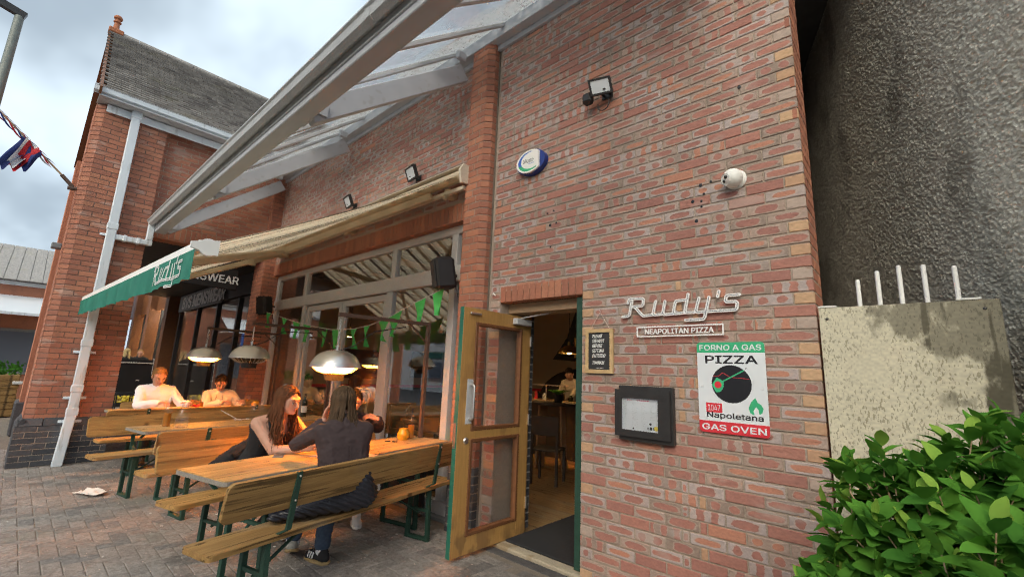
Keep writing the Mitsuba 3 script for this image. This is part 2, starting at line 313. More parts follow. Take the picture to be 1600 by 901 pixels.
# people
mat('skin', lambda p, n, uv: mix((.56, .33, .24), (.50, .27, .19), fbm(p.x * 40, p.y * 40, p.z * 40, 3)), .5, specular=.4); mat('lip', (.42, .14, .12), .4); mat('eye_white', (.7, .68, .66), .2); mat('eye_dark', (.03, .02, .015), .15)
def hairmat(nm, a, b): mat(nm, lambda p, n, uv: mix(a, b, noise(p.x * 130, p.y * 130, p.z * 7)), .55, specular=.15)
hairmat('hair_brown', (.075, .03, .014), (.18, .075, .035)); hairmat('hair_ash', (.042, .026, .016), (.11, .068, .038)); hairmat('hair_dark', (.012, .009, .008), (.035, .024, .018)); hairmat('hair_sandy', (.22, .12, .05), (.36, .20, .08)); hairmat('hair_blond', (.42, .31, .15), (.58, .45, .24))
def cloth(nm, a, b, rough=.85): mat(nm, lambda p, n, uv: mix(a, b, fbm(p.x * 60, p.y * 60, p.z * 60, 3)), rough, sheen=.3)
cloth('cloth_plum', (.035, .023, .026), (.055, .036, .038)); cloth('cloth_black', (.010, .010, .012), (.02, .019, .022)); cloth('cloth_puffer', (.012, .014, .022), (.022, .024, .034), .35); cloth('cloth_white', (.70, .73, .82), (.78, .80, .87)); cloth('cloth_cream', (.62, .56, .46), (.70, .64, .54)); cloth('cloth_denim', (.03, .05, .09), (.065, .095, .15)); cloth('cloth_navy', (.02, .022, .03), (.03, .03, .04)); cloth('sock_white', (.62, .63, .68), (.7, .7, .74))
cloth('shoe_grey', (.34, .33, .30), (.42, .41, .38)); cloth('shoe_white', (.60, .61, .62), (.68, .68, .68)); cloth('shoe_black', (.014, .014, .018), (.024, .024, .028)); mat('gum_sole', (.36, .25, .12), .6)
mat('floor_boards', plank((.30, .19, .09), (.20, .12, .055), (.06, .035, .02), 0, 1, .4), .25, specular=.5)
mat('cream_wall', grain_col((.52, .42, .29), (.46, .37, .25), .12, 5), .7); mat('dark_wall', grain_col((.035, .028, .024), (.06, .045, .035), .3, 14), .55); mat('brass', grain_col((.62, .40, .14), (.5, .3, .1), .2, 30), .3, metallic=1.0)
mat('white_render', grain_col((.80, .80, .79), (.72, .72, .71), .15, 3), .85); mat('slate_roof', grain_col((.10, .105, .115), (.17, .17, .18), .4, 3), .7); mat('green_grey', grain_col((.16, .19, .18), (.21, .24, .22), .3, 10), .5)
scene['water'] = {'type': 'thindielectric', 'int_ior': 1.33}
LAMP_ORANGE = (1.0, .27, .02)
def emit(mesh, rad, bs='white_plastic'):
    d = mikit.ply(mesh, bs); d['emitter'] = {'type': 'area', 'radiance': rgb(*rad)}; return d
#@@STRUCTURE
# ------------------------------------------------------------------ brickwork
BID = [0]
def brick_mesh(o, U, V, N, u0, u1, v0, v1, b=.003, depth=.03, kind_h=.065):
    """One laid brick: face at N, open back; uv carries its number, its place across and its length."""
    BID[0] += 1; i = BID[0] % 4000
    j = float(rng.uniform(-.0013, .0013)); u0 += float(rng.uniform(-.001, .001)); v0 += float(rng.uniform(-.0008, .0008))
    c = np.array([[u0 + b, v0 + b, j], [u1 - b, v0 + b, j], [u1 - b, v1 - b, j], [u0 + b, v1 - b, j],
                  [u0, v0, j - b], [u1, v0, j - b], [u1, v1, j - b], [u0, v1, j - b],
                  [u0, v0, -depth], [u1, v0, -depth], [u1, v1, -depth], [u0, v1, -depth]])
    v = o + c[:, :1] * U + c[:, 1:2] * V + c[:, 2:] * N
    f = [[0, 1, 2], [0, 2, 3]]
    for a in (0, 4):
        for k in range(4):
            p, q = a + k, a + (k + 1) % 4; f += [[p + 4, q + 4, q], [p + 4, q, p]]
    L = max(u1 - u0, v1 - v0); horiz = (u1 - u0) >= (v1 - v0)
    lu, lv = (c[:, 0] - u0) / (u1 - u0), (c[:, 1] - v0) / (v1 - v0)
    if not horiz: lu, lv = lv, lu
    uv = np.stack([i + .02 + .96 * lu, round(L * 1000) + .02 + .96 * lv], 1)
    return v, np.array(f), uv, o + U * (u0 + u1) / 2 + V * (v0 + v1) / 2
def lay(parent, bricks, o, U, V, N, most=300, name='brick', b=.003, depth=.03, fmin=20.0):
    """bricks: (u0, u1, v0, v1, material). The largest in view become parts, the rest one mass per material."""
    o, U, V, N = (np.asarray(a, float) for a in (o, U, V, N)); made = []
    for (u0, u1, v0, v1, m) in bricks:
        if u1 - u0 < .012 or v1 - v0 < .012: continue
        v, f, uv, c = brick_mesh(o, U, V, N, u0, u1, v0, v1, b, depth)
        fac = abs(((CAM - c) / np.linalg.norm(CAM - c)) @ N) if (CAM - c) @ N > 0 else 0.0
        made.append((area_px(c, (u1 - u0) * (v1 - v0) * fac), m, v, f, uv))
    order = sorted(range(len(made)), key=lambda i: -made[i][0]); keep = {i for i in order[:most] if made[i][0] > fmin}
    rest = {}
    for i, (a, m, v, f, uv) in enumerate(made):
        if i in keep: part(parent, name, tm(v, f), m, uv=uv)
        else: rest.setdefault(m, []).append((v, f, uv))
    for m, L in rest.items():
        n, vs, fs = 0, [], []
        for v, f, uv in L: vs.append(v); fs.append(f + n); n += len(v)
        part(parent, name + 'work', tm(np.concatenate(vs), np.concatenate(fs)), m, uv=np.concatenate([x[2] for x in L]), kind='stuff')
def course(x0, x1, phase, mod=.225, j=.010):
    """Brick intervals from x0 to x1 with joints at phase + k*mod."""
    k0 = math.floor((x0 - phase) / mod); out = []
    for k in range(k0, int(math.ceil((x1 - phase) / mod)) + 1):
        a, b_ = phase + k * mod + j / 2, phase + (k + 1) * mod - j / 2
        a, b_ = max(a, x0), min(b_, x1)
        if b_ - a > .015: out.append((a, b_))
    return out
X_, Y_, Z_ = np.eye(3)
Z0 = .005
# the building
B = thing('restaurant_building', 'red brick restaurant with open timber door, big grey framed windows and glazed canopy', 'building')
# --- front wall, right of the pier: body with mortar face 6 mm behind the bricks
DX0, DX1, DZ = -2.557, -1.612, 2.155
MY = .007
wall_body = cat([box(DX1, -.004, MY, .33, 0, 5.6), box(-2.72, DX0, MY, .33, 0, 5.6), box(DX0, DX1, MY, .33, DZ + .012, 5.6)])
FW = part(B, 'front_wall', wall_body, 'mortar', label='brick front wall right of the pier, with kiss marked rustic bricks')
br = []
for n in range(0, 75):
    z0, z1 = Z0 + .075 * n + .005, Z0 + .075 * n + .070
    even = n % 2 == 0
    if z1 < 2.29:
        segs = []
        # from the right edge and from the door jamb, with a broken bond where the two meet
        xr = -.0 if not even else -.1075
        mid = -.80
        row = []
        if even: row.append((-.1025, 0.0, 'Y'))
        k = 0
        while True:
            b1 = (-.1075 if even else .005) - .225 * k - .005; a1 = b1 - .215
            if a1 < mid - .02: break
            row.append((a1, b1 if not (not even and k == 0) else 0.0, 'R')); k += 1
        lim_r = row[-1][0] - .01
        if even: row.append((DX1, DX1 + .1025, 'Y' if n % 4 == 0 or rng.random() < .4 else 'R'))
        k = 0; xs = DX1 + (.1075 if even else -.005)
        last = xs
        while xs + .225 * (k + 1) < lim_r + .012:
            a1 = xs + .225 * k + .005; row.append((max(a1, DX1), a1 + .215, 'R')); k += 1; last = a1 + .215
        if lim_r - last - .01 > .018:
            row.append((last + .01, lim_r, 'Y' if lim_r - last < .09 and rng.random() < .28 else 'R'))
        for a, b_, t in row: br.append((a, b_, z0, z1, 'brick_yellow' if t == 'Y' else 'brick_rustic'))
        # narrow strip left of the door
        w = (-2.69, DX0)
        br.append((w[0], w[1], z0, z1, 'brick_yellow' if n % 4 == 0 else 'brick_rustic'))
    else:
        if even: br.append((-.1025, 0.0, z0, z1, 'brick_yellow' if rng.random() < .7 else 'brick_rustic'))
        for a, b_ in course(-2.69, -.1125 if even else 0.0, .005 - (.1125 if even else 0)):
            odd = rng.random() < .012
            br.append((a, b_, z0, z1, 'brick_yellow' if odd and b_ - a < .12 else 'brick_rustic'))
lay(FW, br, (0, 0, 0), X_, Z_, -Y_, most=300)
# the wall's return at its right edge
br = []
for n in range(0, 75):
    z0, z1 = Z0 + .075 * n + .005, Z0 + .075 * n + .070
    br += [(.002, .1025 if n % 2 else .215, z0, z1, 'brick_red')] + ([(.1125, .327, z0, z1, 'brick_red')] if n % 2 else [(.225, .327, z0, z1, 'brick_red')])
RW = part(B, 'side_wall', box(-.80, -.42, .331, 6.0, 0, 5.6), 'mortar_dark')
part(B, 'added_shade_roof', box(-.9, .9, .36, 4.6, 5.62, 5.75), 'lead_grey'); part(B, 'corner_return', box(-.42, -.005, .331, .345, 0, 5.6), 'mortar_dark')  # unseen slab added above the gap to shade the pebbledash wall; then the corner return
lay(RW, br, (-.001, 0, 0), Y_, Z_, X_, most=40)
# --- soldier course over the door
SO = part(B, 'door_lintel', box(DX0 + .004, DX1 - .004, .004, .30, DZ, DZ + .012), 'dark_timber')
br = [(x, x + .065, DZ + .0, DZ + .150, 'brick_red') for x in np.arange(DX0 + .003, DX1 - .06, .0731)]
lay(SO, br, (0, -.004, 0), X_, Z_, -Y_, most=40, depth=.1)
br = [(x, x + .065, 0, .105, 'brick_red') for x in np.arange(DX0 + .003, DX1 - .06, .0731)]
lay(SO, br, (0, 0, DZ - .001), X_, Y_, -Z_, most=20, depth=.01)
# --- pier with chamfered corners
PX0, PX1, PD = -3.10, -2.74, .12
def pier_poly(g=0.0, low=0.0):
    return Polygon([(PX0 + g, .30), (PX0 + g, -PD + .06 + g), (PX0 + .06 + g, -PD + g), (PX1 - .06 - g, -PD + g), (PX1 - g, -PD + .06 + g), (PX1 - g, .30)])
PI = part(B, 'pier', mov(ext(pier_poly(.006), 5.3), 0, 0, 0), 'mortar', label='red brick pier between the windows and the door')
def pier_course(n):
    z0 = Z0 + .075 * n + .005; out = []
    return z0
pm_red, chm = [], []
blue, red_, = [], []
for n in range(0, 70):
    z0, z1 = Z0 + .075 * n + .005, Z0 + .075 * n + .070
    m = 'brick_blue' if n < 8 else 'brick_red'
    x0, x1 = PX0 + .062, PX1 - .062
    if n % 2: segs = [(x0, x0 + .158), (x0 + .168, x1)]
    else: segs = [(x0, x0 + .05), (x0 + .06, x1)] if n % 4 else [(x0, x0 + .105), (x0 + .115, x1)]
    red_ += [(a, b_, z0, z1, m) for a, b_ in segs]
lay(PI, red_, (0, -PD, 0), X_, Z_, -Y_, most=110)
s2 = 1 / math.sqrt(2)
chL = [(.001, .084, Z0 + .075 * n + .005, Z0 + .075 * n + .070, 'brick_blue' if n < 8 else 'brick_red') for n in range(70)]
lay(PI, chL, (PX1 - .06, -PD, 0), np.array([s2, s2, 0]), Z_, np.array([s2, -s2, 0]), most=40)
lay(PI, chL, (PX0, -PD + .06, 0), np.array([s2, -s2, 0]), Z_, np.array([-s2, -s2, 0]), most=0)
lay(PI, [(0, .062, a[2], a[3], a[4]) for a in chL], (PX1, -PD + .06, 0), Y_, Z_, X_, most=0)
lay(PI, [(0, .17, a[2], a[3], a[4]) for a in chL], (PX0, .11, 0), -Y_, Z_, -X_, most=0)
# --- bay wall over the windows
BX0, BX1, BZ = -8.62, PX0, 3.13
BW = part(B, 'bay_wall', cat([box(BX0, BX1, MY, .33, BZ + .01, 5.6)]), 'mortar', label='brick wall over the windows')
br = [(x, x + .065, BZ + .002, BZ + .217, 'brick_red') for x in np.arange(BX0 + .003, BX1 - .06, .075)]
for n in range(45, 75):
    z0, z1 = Z0 + .075 * n + .005, Z0 + .075 * n + .070
    if z0 < BZ + .222: z0 = BZ + .227
    if z1 - z0 < .02: continue
    br += [(a, b_, z0, z1, 'brick_rustic') for a, b_ in course(BX0, BX1, (.1125 if n % 2 else 0))]
lay(BW, br, (0, 0, 0), X_, Z_, -Y_, most=200)
br = [(x, x + .065, 0, .1, 'brick_red') for x in np.arange(BX0 + .003, BX1 - .06, .075)]
lay(BW, br, (0, 0, BZ), X_, Y_, -Z_, most=0, depth=.012)
# shallow pilaster half way along the bay wall and the pier at its far end
FP = part(B, 'far_pier', box(-9.10, -8.60, -.19, .6, 0, 5.3), 'mortar_dark', label='brick pier at the arcade corner')
br = []; brx = []
for n in range(70):
    z0, z1 = Z0 + .075 * n + .005, Z0 + .075 * n + .070
    br += [(a, b_, z0, z1, 'brick_red') for a, b_ in course(-9.10, -8.60, -9.10 + (.1125 if n % 2 else 0))]
    brx += [(a, b_, z0, z1, 'brick_red') for a, b_ in course(-.19, .1, -.19 + (.1125 if n % 2 else 0))]
lay(FP, br, (0, -.196, 0), X_, Z_, -Y_, most=30); lay(FP, brx, (-8.594, 0, 0), Y_, Z_, X_, most=60)
# ------------------------------------------------------------------ the wing with its gable
WG = thing('gabled_wing', 'red brick wing with dark plinth, tiled roof and terracotta finial', 'building')
WX = -8.56
COL0, COL1 = -2.86, -1.97
def colpoly(g=0.0): return Polygon([(WX - g, COL1 - g), (WX - g, COL0 + .10 + g), (WX - .10 - g, COL0 + g), (WX - .75, COL0 + g), (WX - .75, COL1 - g)])
CO = part(WG, 'corner_column', ext(colpoly(.006), 5.42), 'mortar_dark', label='broad brick corner column with chamfered edge')
br, bc, bs, bf = [], [], [], []
for n in range(8, 72):
    z0, z1 = Z0 + .075 * n + .005, Z0 + .075 * n + .070
    br += [(a, b_, z0, z1, 'brick_wing') for a, b_ in course(COL0 + .102, COL1 - .002, COL0 + .10 + (.1125 if n % 2 else 0))]
    bc += [(.002, .139, z0, z1, 'brick_wing')]; bs += [(a, b_, z0, z1, 'brick_wing') for a, b_ in course(.002, .70, (.1125 if n % 2 else 0))]
lay(CO, br, (WX, 0, 0), Y_, Z_, X_, most=170)
lay(CO, bc, (WX - .10, COL0, 0), np.array([s2, s2, 0]), Z_, np.array([s2, -s2, 0]), most=60)
lay(CO, bs, (WX, COL1, 0), -X_, Z_, Y_, most=0)
lay(CO, bs, (WX - .79, COL0, 0), X_, Z_, -Y_, most=0)
# plinth of blue bricks with a sloping cap
PLp = part(WG, 'plinth', box(WX - .75, WX + .052, COL0 - .052, COL1 + .01, 0, .52), 'mortar', label='dark blue brick plinth under the column')
br, bf = [], []
for n in range(0, 7):
    z0, z1 = Z0 + .075 * n + .004, Z0 + .075 * n + .070
    br += [(a, b_, z0, z1, 'brick_blue') for a, b_ in course(COL0 - .056, COL1 + .012, (.1125 if n % 2 else 0))]
    bf += [(a, b_, z0, z1, 'brick_blue') for a, b_ in course(WX - .74, WX + .056, (.1125 if n % 2 else 0))]
lay(PLp, br, (WX + .058, 0, 0), Y_, Z_, X_, most=60); lay(PLp, bf, (0, COL0 - .058, 0), X_, Z_, -Y_, most=20)
sl = np.array([-.055, 0, .105]); sl /= np.linalg.norm(sl); nn = np.cross(Y_, sl); nn = nn / np.linalg.norm(nn); nn = nn * np.sign(nn[0])
lay(PLp, [(a, b_, .002, .115, 'brick_blue') for a, b_ in course(COL0 - .05, COL1 + .012, .04)], (WX + .058, 0, .53), Y_, sl, nn, most=20, depth=.05)
sl2 = np.array([0, .055, .105]); sl2 /= np.linalg.norm(sl2); n2 = np.array([0, -sl2[2], sl2[1]])
lay(PLp, [(a, b_, .002, .115, 'brick_blue') for a, b_ in course(WX - .74, WX + .05, .04)], (0, COL0 - .058, .53), X_, sl2, n2, most=10, depth=.05)
# spandrel wall over the arcade opening, set back from the column
SX = WX - .13
SP = part(WG, 'spandrel_wall', box(SX - .30, SX - .006, COL1 - .1, .4, 3.46, 5.42), 'mortar', label='brick spandrel over the arcade opening')
br = [(y, y + .065, 3.462, 3.677, 'brick_red') for y in np.arange(COL1, .2, .075)]
for n in range(49, 72):
    z0, z1 = Z0 + .075 * n + .005, Z0 + .075 * n + .070
    if z1 < 3.70: continue
    br += [(a, b_, max(z0, 3.687), z1, 'brick_wing') for a, b_ in course(COL1, .3, (.1125 if n % 2 else 0))]
lay(SP, br, (SX, 0, 0), Y_, Z_, X_, most=120)
part(WG, 'lintel_soffit', box(SX - .30, SX - .008, COL1 - .1, .4, 3.44, 3.459), 'brick_red')
# front of the wing (seen edge on), far pilaster
FWG = part(WG, 'gable_wall', cat([box(-12.5, WX - .74, COL0 + .10, COL0 + .4, 0, 5.42), ext(Polygon([(-12.5, 5.42), (WX - .2, 5.42), (-10.5, 7.55)]), .3, frame_m((0, COL0 + .4, 0), X_, Z_, -Y_))]), 'brick_red')
part(WG, 'far_pilaster', box(-12.62, -12.0, COL0 + .0, COL0 + .3, 0, 5.42), 'brick_red'); part(WG, 'far_plinth', box(-12.66, -11.96, COL0 - .055, COL0 + .3, .001, .6, .02), 'brick_blue')
# roof
RX, RZ, EX, EZ = -10.5, 7.62, -8.30, 5.46
RF = part(WG, 'roof', cat([tm([(EX, -2.88, EZ), (RX, -2.88, RZ), (RX, 3, RZ), (EX, 3, EZ), (2 * RX - EX, -2.88, EZ), (2 * RX - EX, 3, EZ)], [[0, 2, 1], [0, 3, 2], [1, 2, 5], [1, 5, 4]])]), 'dark_timber', label='steep roof of dark lapped tiles')
su = np.array([RX - EX, 0, RZ - EZ]); SL = np.linalg.norm(su); su /= SL; sn = np.array([su[2], 0, -su[0]])
tv, tf, tu, nt = [], [], [], 0
rows = int(SL / .098); tilt = .032
tiles = []
for r_ in range(rows):
    for y in np.arange(-2.90 + (.083 if r_ % 2 else 0), 2.6, .166):
        BID[0] += 1; i = BID[0] % 4000; dz = float(rng.uniform(0, .005))
        a0, a1, b0, b1 = r_ * .098 - .01, r_ * .098 + .11, y + .001, y + .163
        P = lambda a, b_, h: np.array([EX, 0, EZ]) + su * a + Y_ * b_ + sn * h
        vv = np.array([P(a0, b0, .012 + tilt + dz), P(a0, b1, .012 + tilt + dz), P(a1, b1, .010), P(a1, b0, .010), P(a0, b0, .008 + dz), P(a0, b1, .008 + dz)])
        ff = np.array([[0, 1, 2], [0, 2, 3], [4, 5, 1], [4, 1, 0]]); uv = np.array([[i + .02, 166.02], [i + .98, 166.02], [i + .98, 166.98], [i + .02, 166.98], [i + .02, 166.02], [i + .98, 166.02]])
        tiles.append((area_px(vv[0], .016), vv, ff, uv))
n = 0
for a, vv, ff, uv in tiles: tv.append(vv); tf.append(ff + n); tu.append(uv); n += len(vv)
part(RF, 'tiling', tm(np.concatenate(tv), np.concatenate(tf)), 'roof_tile', uv=np.concatenate(tu), kind='stuff')
part(RF, 'ridge', cat([xf(tube([(0, 0, 0), (.44, 0, 0)], .075, 10), frame_m((RX, y, RZ - .005), Y_, X_, -Z_)) for y in np.arange(-2.88, 2.6, .45)]), 'roof_tile', uv=None)
part(WG, 'verge_board', cat([bar((EX + .05, -2.87, EZ - .07), (RX, -2.87, RZ - .06), .03, .12)]), 'dark_timber')
FN = part(WG, 'finial', cat([box(RX - .09, RX + .09, -2.90, -2.68, RZ - .02, RZ + .075, .015), lathe(np.array([(.001, .09), (.085, .09), (.06, .14), (.048, .26), (.075, .275), (.075, .30), (.05, .32), (.05, .35), (.08, .365), (.085, .40), (.06, .44), (.001, .445)]) * [.8, .85], 16, (RX, -2.80, RZ))]), 'terracotta', smooth=35, label='turned terracotta finial')
gp = Polygon([(-.055, 0), (-.05, -.06), (0, -.08), (.05, -.06), (.055, 0), (.062, 0), (.062, .012), (.048, .012), (.043, -.05), (0, -.068), (-.043, -.05), (-.048, .012), (-.062, .012), (-.062, 0)])
def gutter(p0, L, D, out, s=1.0, mname='pipe_white'):
    up = Z_; m = ext(affinity.scale(gp, s, s, origin=(0, 0)), L); return xf(m, frame_m(p0, out, up, D))
part(WG, 'eaves_gutter', cat([gutter((WX + .21, -2.94, 5.47), 3.1, Y_, np.array([-1., 0, 0]) * -1, 1.25)]), 'pipe_white', label='white painted eaves gutter')
part(WG, 'fascia', box(WX + .03, WX + .055, COL0 + .11, .2, 5.20, 5.32, .004), 'pipe_white')
part(WG, 'soffit', box(WX - .1, WX + .26, -2.87, .2, 5.335, 5.355), 'gutter_grey')
# downpipe with collars and the branch from the canopy gutter
DP = thing('downpipe', 'square pale grey downpipe running down the brick corner column', 'pipe')
PXc, PYc = WX + .075, -2.40
part(DP, 'pipe', box(PXc - .05, PXc + .05, PYc - .055, PYc + .055, .62, 5.40, .008), 'pipe_white')
part(DP, 'shoe', xf(box(-.05, .05, -.055, .055, 0, .66, .008), frame_m((PXc + .075, PYc - .045, 0.0), X_, Y_, np.array([-.11, .06, .99]) / np.linalg.norm([-.11, .06, .99]))), 'pipe_white')
for zc in (5.22, 3.38, 1.62, .98, .66):
    part(DP, 'collar', cat([box(PXc - .058, PXc + .060, PYc - .064, PYc + .064, zc, zc + .10, .006)]), 'pipe_white')
    if zc < 5: part(DP, 'bracket', box(PXc - .07, PXc - .03, PYc - .12, PYc + .12, zc - .10, zc - .065, .004), 'pipe_white')
part(DP, 'branch', cat([box(PXc - .04, PXc + .04, PYc + .05, -1.90, 3.24, 3.32, .01), box(PXc - .05, PXc + .05, -2.26, -2.21, 3.23, 3.33, .01), box(PXc - .05, PXc + .05, -2.10, -2.05, 3.23, 3.33, .01), box(PXc - .039, PXc + .041, -1.99, -1.905, 3.321, 3.60, .01)]), 'pipe_white')
# ------------------------------------------------------------------ glazed canopy
CN = thing('glazed_canopy', 'grey steel canopy with glass roof slung along the brick wall', 'canopy')
GX0, GX1 = WX + .05, -.35
part(CN, 'front_beam', box(GX0, GX1, -1.90, -1.765, 3.475, 3.60, .006), 'grey_beam', label='long grey box beam under the gutter')
part(CN, 'gutter', cat([xf(ext(Polygon([(0, 0), (.008, -.05), (.045, -.085), (.085, -.06), (.098, -.012), (.112, .0), (.112, .012), (.09, .008), (.075, -.05), (.045, -.07), (.018, -.045), (.012, .0)]), GX1 - GX0), frame_m((GX0, -1.905, 3.64), -Y_, Z_, X_)), box(GX0, GX1, -1.912, -1.901, 3.53, 3.65)]), 'gutter_grey', label='grey gutter along the canopy edge')
for gx in (-1.9, -5.0): part(CN, 'gutter_joint', xf(ext(Polygon([(-.002, .0), (.005, -.055), (.045, -.091), (.09, -.065), (.102, -.012), (.09, -.012), (.082, -.058), (.045, -.082), (.012, -.05), (.004, 0)]), .045), frame_m((gx, -1.905, 3.64), -Y_, Z_, X_)), 'gutter_grey')
part(CN, 'wall_plate', cat([box(-8.6, GX1, -.13, -.03, 5.08, 5.23, .005), box(-8.6, GX1, -.03, -.001, 5.02, 5.30)]), 'grey_beam', label='grey wall plate at the top of the glass')
for bx_ in (-8.42, -5.93, -3.20, -.45):
    r0, r1 = np.array([bx_, -.14 if bx_ != -3.2 else -.14, 4.88]), np.array([bx_, -1.78, 3.55])
    part(CN, 'rafter', bar(r0, r1, .10, .19, b=.006), 'grey_beam')
    part(CN, 'cleat', box(bx_ - .11, bx_ + .11, -1.764, -1.75, 3.48, 3.59, .003), 'grey_beam'); part(CN, 'cleat', box(bx_ + .05, bx_ + .11, -.30, -.18, 4.96, 5.06, .01), 'grey_beam'); part(CN, 'cleat', box(bx_ + .06, bx_ + .075, -1.75, -1.64, 3.56, 3.68), 'grey_beam')
gsl = np.array([0, -1.93, 3.62 - 5.25]); GL = np.linalg.norm(gsl); gsl /= GL
for k in range(17):
    x = -.42 - .72 * k
    if x < -8.5: break
    part(CN, 'glazing_bar', bar((x, -.08, 5.25), (x, -1.90, 3.66), .055, .05, b=.008), 'alu')
    x2 = max(x - .72, -8.5)
    q = tm([(x2 + .03, -.08, 5.262), (x - .03, -.08, 5.262), (x - .03, -1.93, 3.665), (x2 + .03, -1.93, 3.665)], [[0, 1, 2], [0, 2, 3]])
    part(CN, 'glass_pane', q, 'canopy_dirty')
# ------------------------------------------------------------------ ground
struct('pavement', box(-40, 12, -9.0, .30, -.2, -.006), 'paver_joint')
struct('road', box(-120, 90, -60, -9.0, -.3, -.10), 'asphalt')
struct('ground', tm([(-150, -100, -.32), (150, -100, -.32), (150, 150, -.32), (-150, 150, -.32)], [[0, 1, 2], [0, 2, 3]]), 'asphalt')
PV = 'pavement'
w = .105
pb = []
def inside(x0, x1, y0, y1): return not (x1 > -2.75 and x0 < -1.5 and y1 > -.13 and y0 > -.5) and y1 < .0 and x1 < 1.2 and x0 > -10.4 and y0 > -3.9
for i in range(-70, 40):
    for j in range(-60, 20):
        m_ = (i - j) % 4
        x, y = -4.2 + i * w, -.40 + j * w
        if m_ == 0: r_ = (x, x + 2 * w, y, y + w)
        elif m_ == 2: r_ = (x, x + w, y - w, y + w) if False else None
        else: r_ = None
        if r_ and inside(*r_): pb.append(r_)
        if (i - j) % 4 == 3:
            r_ = (x, x + w, y, y + 2 * w)
            if inside(*r_): pb.append(r_)
bl = []
for (a, b_, c_, d_) in pb: bl.append((a + .003, b_ - .003, c_ + .003, d_ - .003, 'paver'))
# dark soldier border in front of the step
for x in np.arange(-2.75, -1.5, .213): bl.append((x + .003, x + .21, -.125, -.025, 'dark_paver'))
vis = []
for q in bl:
    c = np.array([(q[0] + q[1]) / 2, (q[2] + q[3]) / 2, 0]); s = px(c)
    if s[2] > .2 and -60 < s[0] < 1090 and -30 < s[1] < 640: vis.append(q)
o_rng = rng.normal
lay(PV, vis, (0, 0, 0), X_, Y_, Z_, most=300, name='paver', b=.004, depth=.02)
# worn concrete step and mat
ST = struct('door_step', box(-2.62, -1.56, -.02, .36, -.05, .025, .012), 'step_concrete')
single('door_mat', box(-2.44, -1.62, .08, 1.3, .027, .045, .004), 'rubber_mat', 'black rubber mat lying inside the open doorway', 'door mat')
# litter
def crumple(cx, cy, sx, sy, ang, seed, hgt=.035):
    g = 16; u, v = np.meshgrid(np.linspace(-1, 1, g), np.linspace(-1, 1, g)); p = np.stack([u * 2.3 + seed, v * 2.3, np.zeros_like(u)], -1)
    h = meshkit.fbm(p, 3, seed); h = (h - h.min()) * hgt * 2; r = 1 - .25 * meshkit.noise(np.stack([u * 3, v * 3 + seed, u * 0], -1), 5)
    X, Y = u * sx * r, v * sy * r; a = math.radians(ang)
    V = np.stack([cx + X * math.cos(a) - Y * math.sin(a), cy + X * math.sin(a) + Y * math.cos(a), .004 + h], -1).reshape(-1, 3); f = []
    for i in range(g - 1):
        for j in range(g - 1): q = i * g + j; f += [[q, q + 1, q + g + 1], [q, q + g + 1, q + g]]
    return tm(V, f)
single('napkin', crumple(-6.45, -2.27, .17, .10, 20, 3), 'paper', 'crumpled white paper napkin on the paving by the second table', 'litter', smooth=True)
single('napkin', crumple(-5.60, -1.15, .08, .06, 70, 8), 'paper', 'small white scrap of paper under the middle table', 'litter', smooth=True)
single('food_wrapper', crumple(-5.25, -1.72, .10, .08, 40, 5), 'yellow_paper', 'yellow food wrapper lying on the paving under a bench', 'litter', smooth=True)
gr = np.random.default_rng(77)
single('grit', cat([ico((gr.uniform(-8, -1.6), gr.uniform(-3.6, -.2), .003), (gr.uniform(.003, .009), gr.uniform(.003, .006), .003), 0) for _ in range(420)]), 'paper_pink', 'pale grit and crumbs scattered over the block paving', 'grit', kind='stuff')
single('cigarette_ends', cat([tube([(x, y, .006), (x + .02 * math.cos(a), y + .02 * math.sin(a), .006)], .0035, 6) for x, y, a in zip(gr.uniform(-7, -2.2, 26), gr.uniform(-3.3, -.4, 26), gr.uniform(0, 6.28, 26))]), 'paper', 'cigarette ends dropped on the block paving', 'litter', kind='stuff')
# ------------------------------------------------------------------ neighbour on the right
NB = thing('neighbouring_house', 'tall pebbledashed grey side wall stained with black algae', 'building')
P0, P1 = np.array([.86, .03, 0]), np.array([-.52, 3.94, 0])
dv = P1 - P0; LN = np.linalg.norm(dv[:2]); dv /= LN; nv = np.array([-dv[1], dv[0], 0]); nv = nv if nv @ (CAM - P0) > 0 else -nv
gN, gM = 600, 760
uu, vv = np.meshgrid(np.linspace(-.6, LN, gN), np.linspace(0, 6.0, gM)); pp = P0 + uu[..., None] * dv + vv[..., None] * Z_
pn = np.stack([uu * 72, vv * 88, uu * 0], -1)
hgt = .010 * np.clip(meshkit.fbm(pn, 2, 4) * 1.9 - .5, 0, 1) + .010 * meshkit.fbm(pn * .08, 3, 6); pp = pp + hgt[..., None] * nv
idx = np.arange(gN * gM).reshape(gM, gN); q = np.stack([idx[:-1, :-1], idx[:-1, 1:], idx[1:, 1:], idx[1:, :-1]], -1).reshape(-1, 4)
m = tm(pp.reshape(-1, 3), np.vstack([q[:, [0, 1, 2]], q[:, [0, 2, 3]]]))
part(NB, 'rendered_wall', m, 'pebbledash', smooth=True)
b0 = P0 - dv * .6 - nv * .02; b1 = P0 + dv * LN - nv * .02
part(NB, 'wall_body', ext(Polygon([b0[:2], b1[:2], (b1 - nv * 2)[:2], (b0 - nv * 2)[:2]]), 9.0), 'pebbledash')
part(NB, 'wall_cap', ext(Polygon([(b0 + nv * .05)[:2], (b1 + nv * .05)[:2], (b1 - nv * 1)[:2], (b0 - nv * 1)[:2]]), .15, mov(trimesh.creation.box((1, 1, 1)), 0, 0, 0) is None or np.array([[1, 0, 0, 0], [0, 1, 0, 0], [0, 0, 1, 9.001], [0, 0, 0, 1.]])), 'lead_grey')
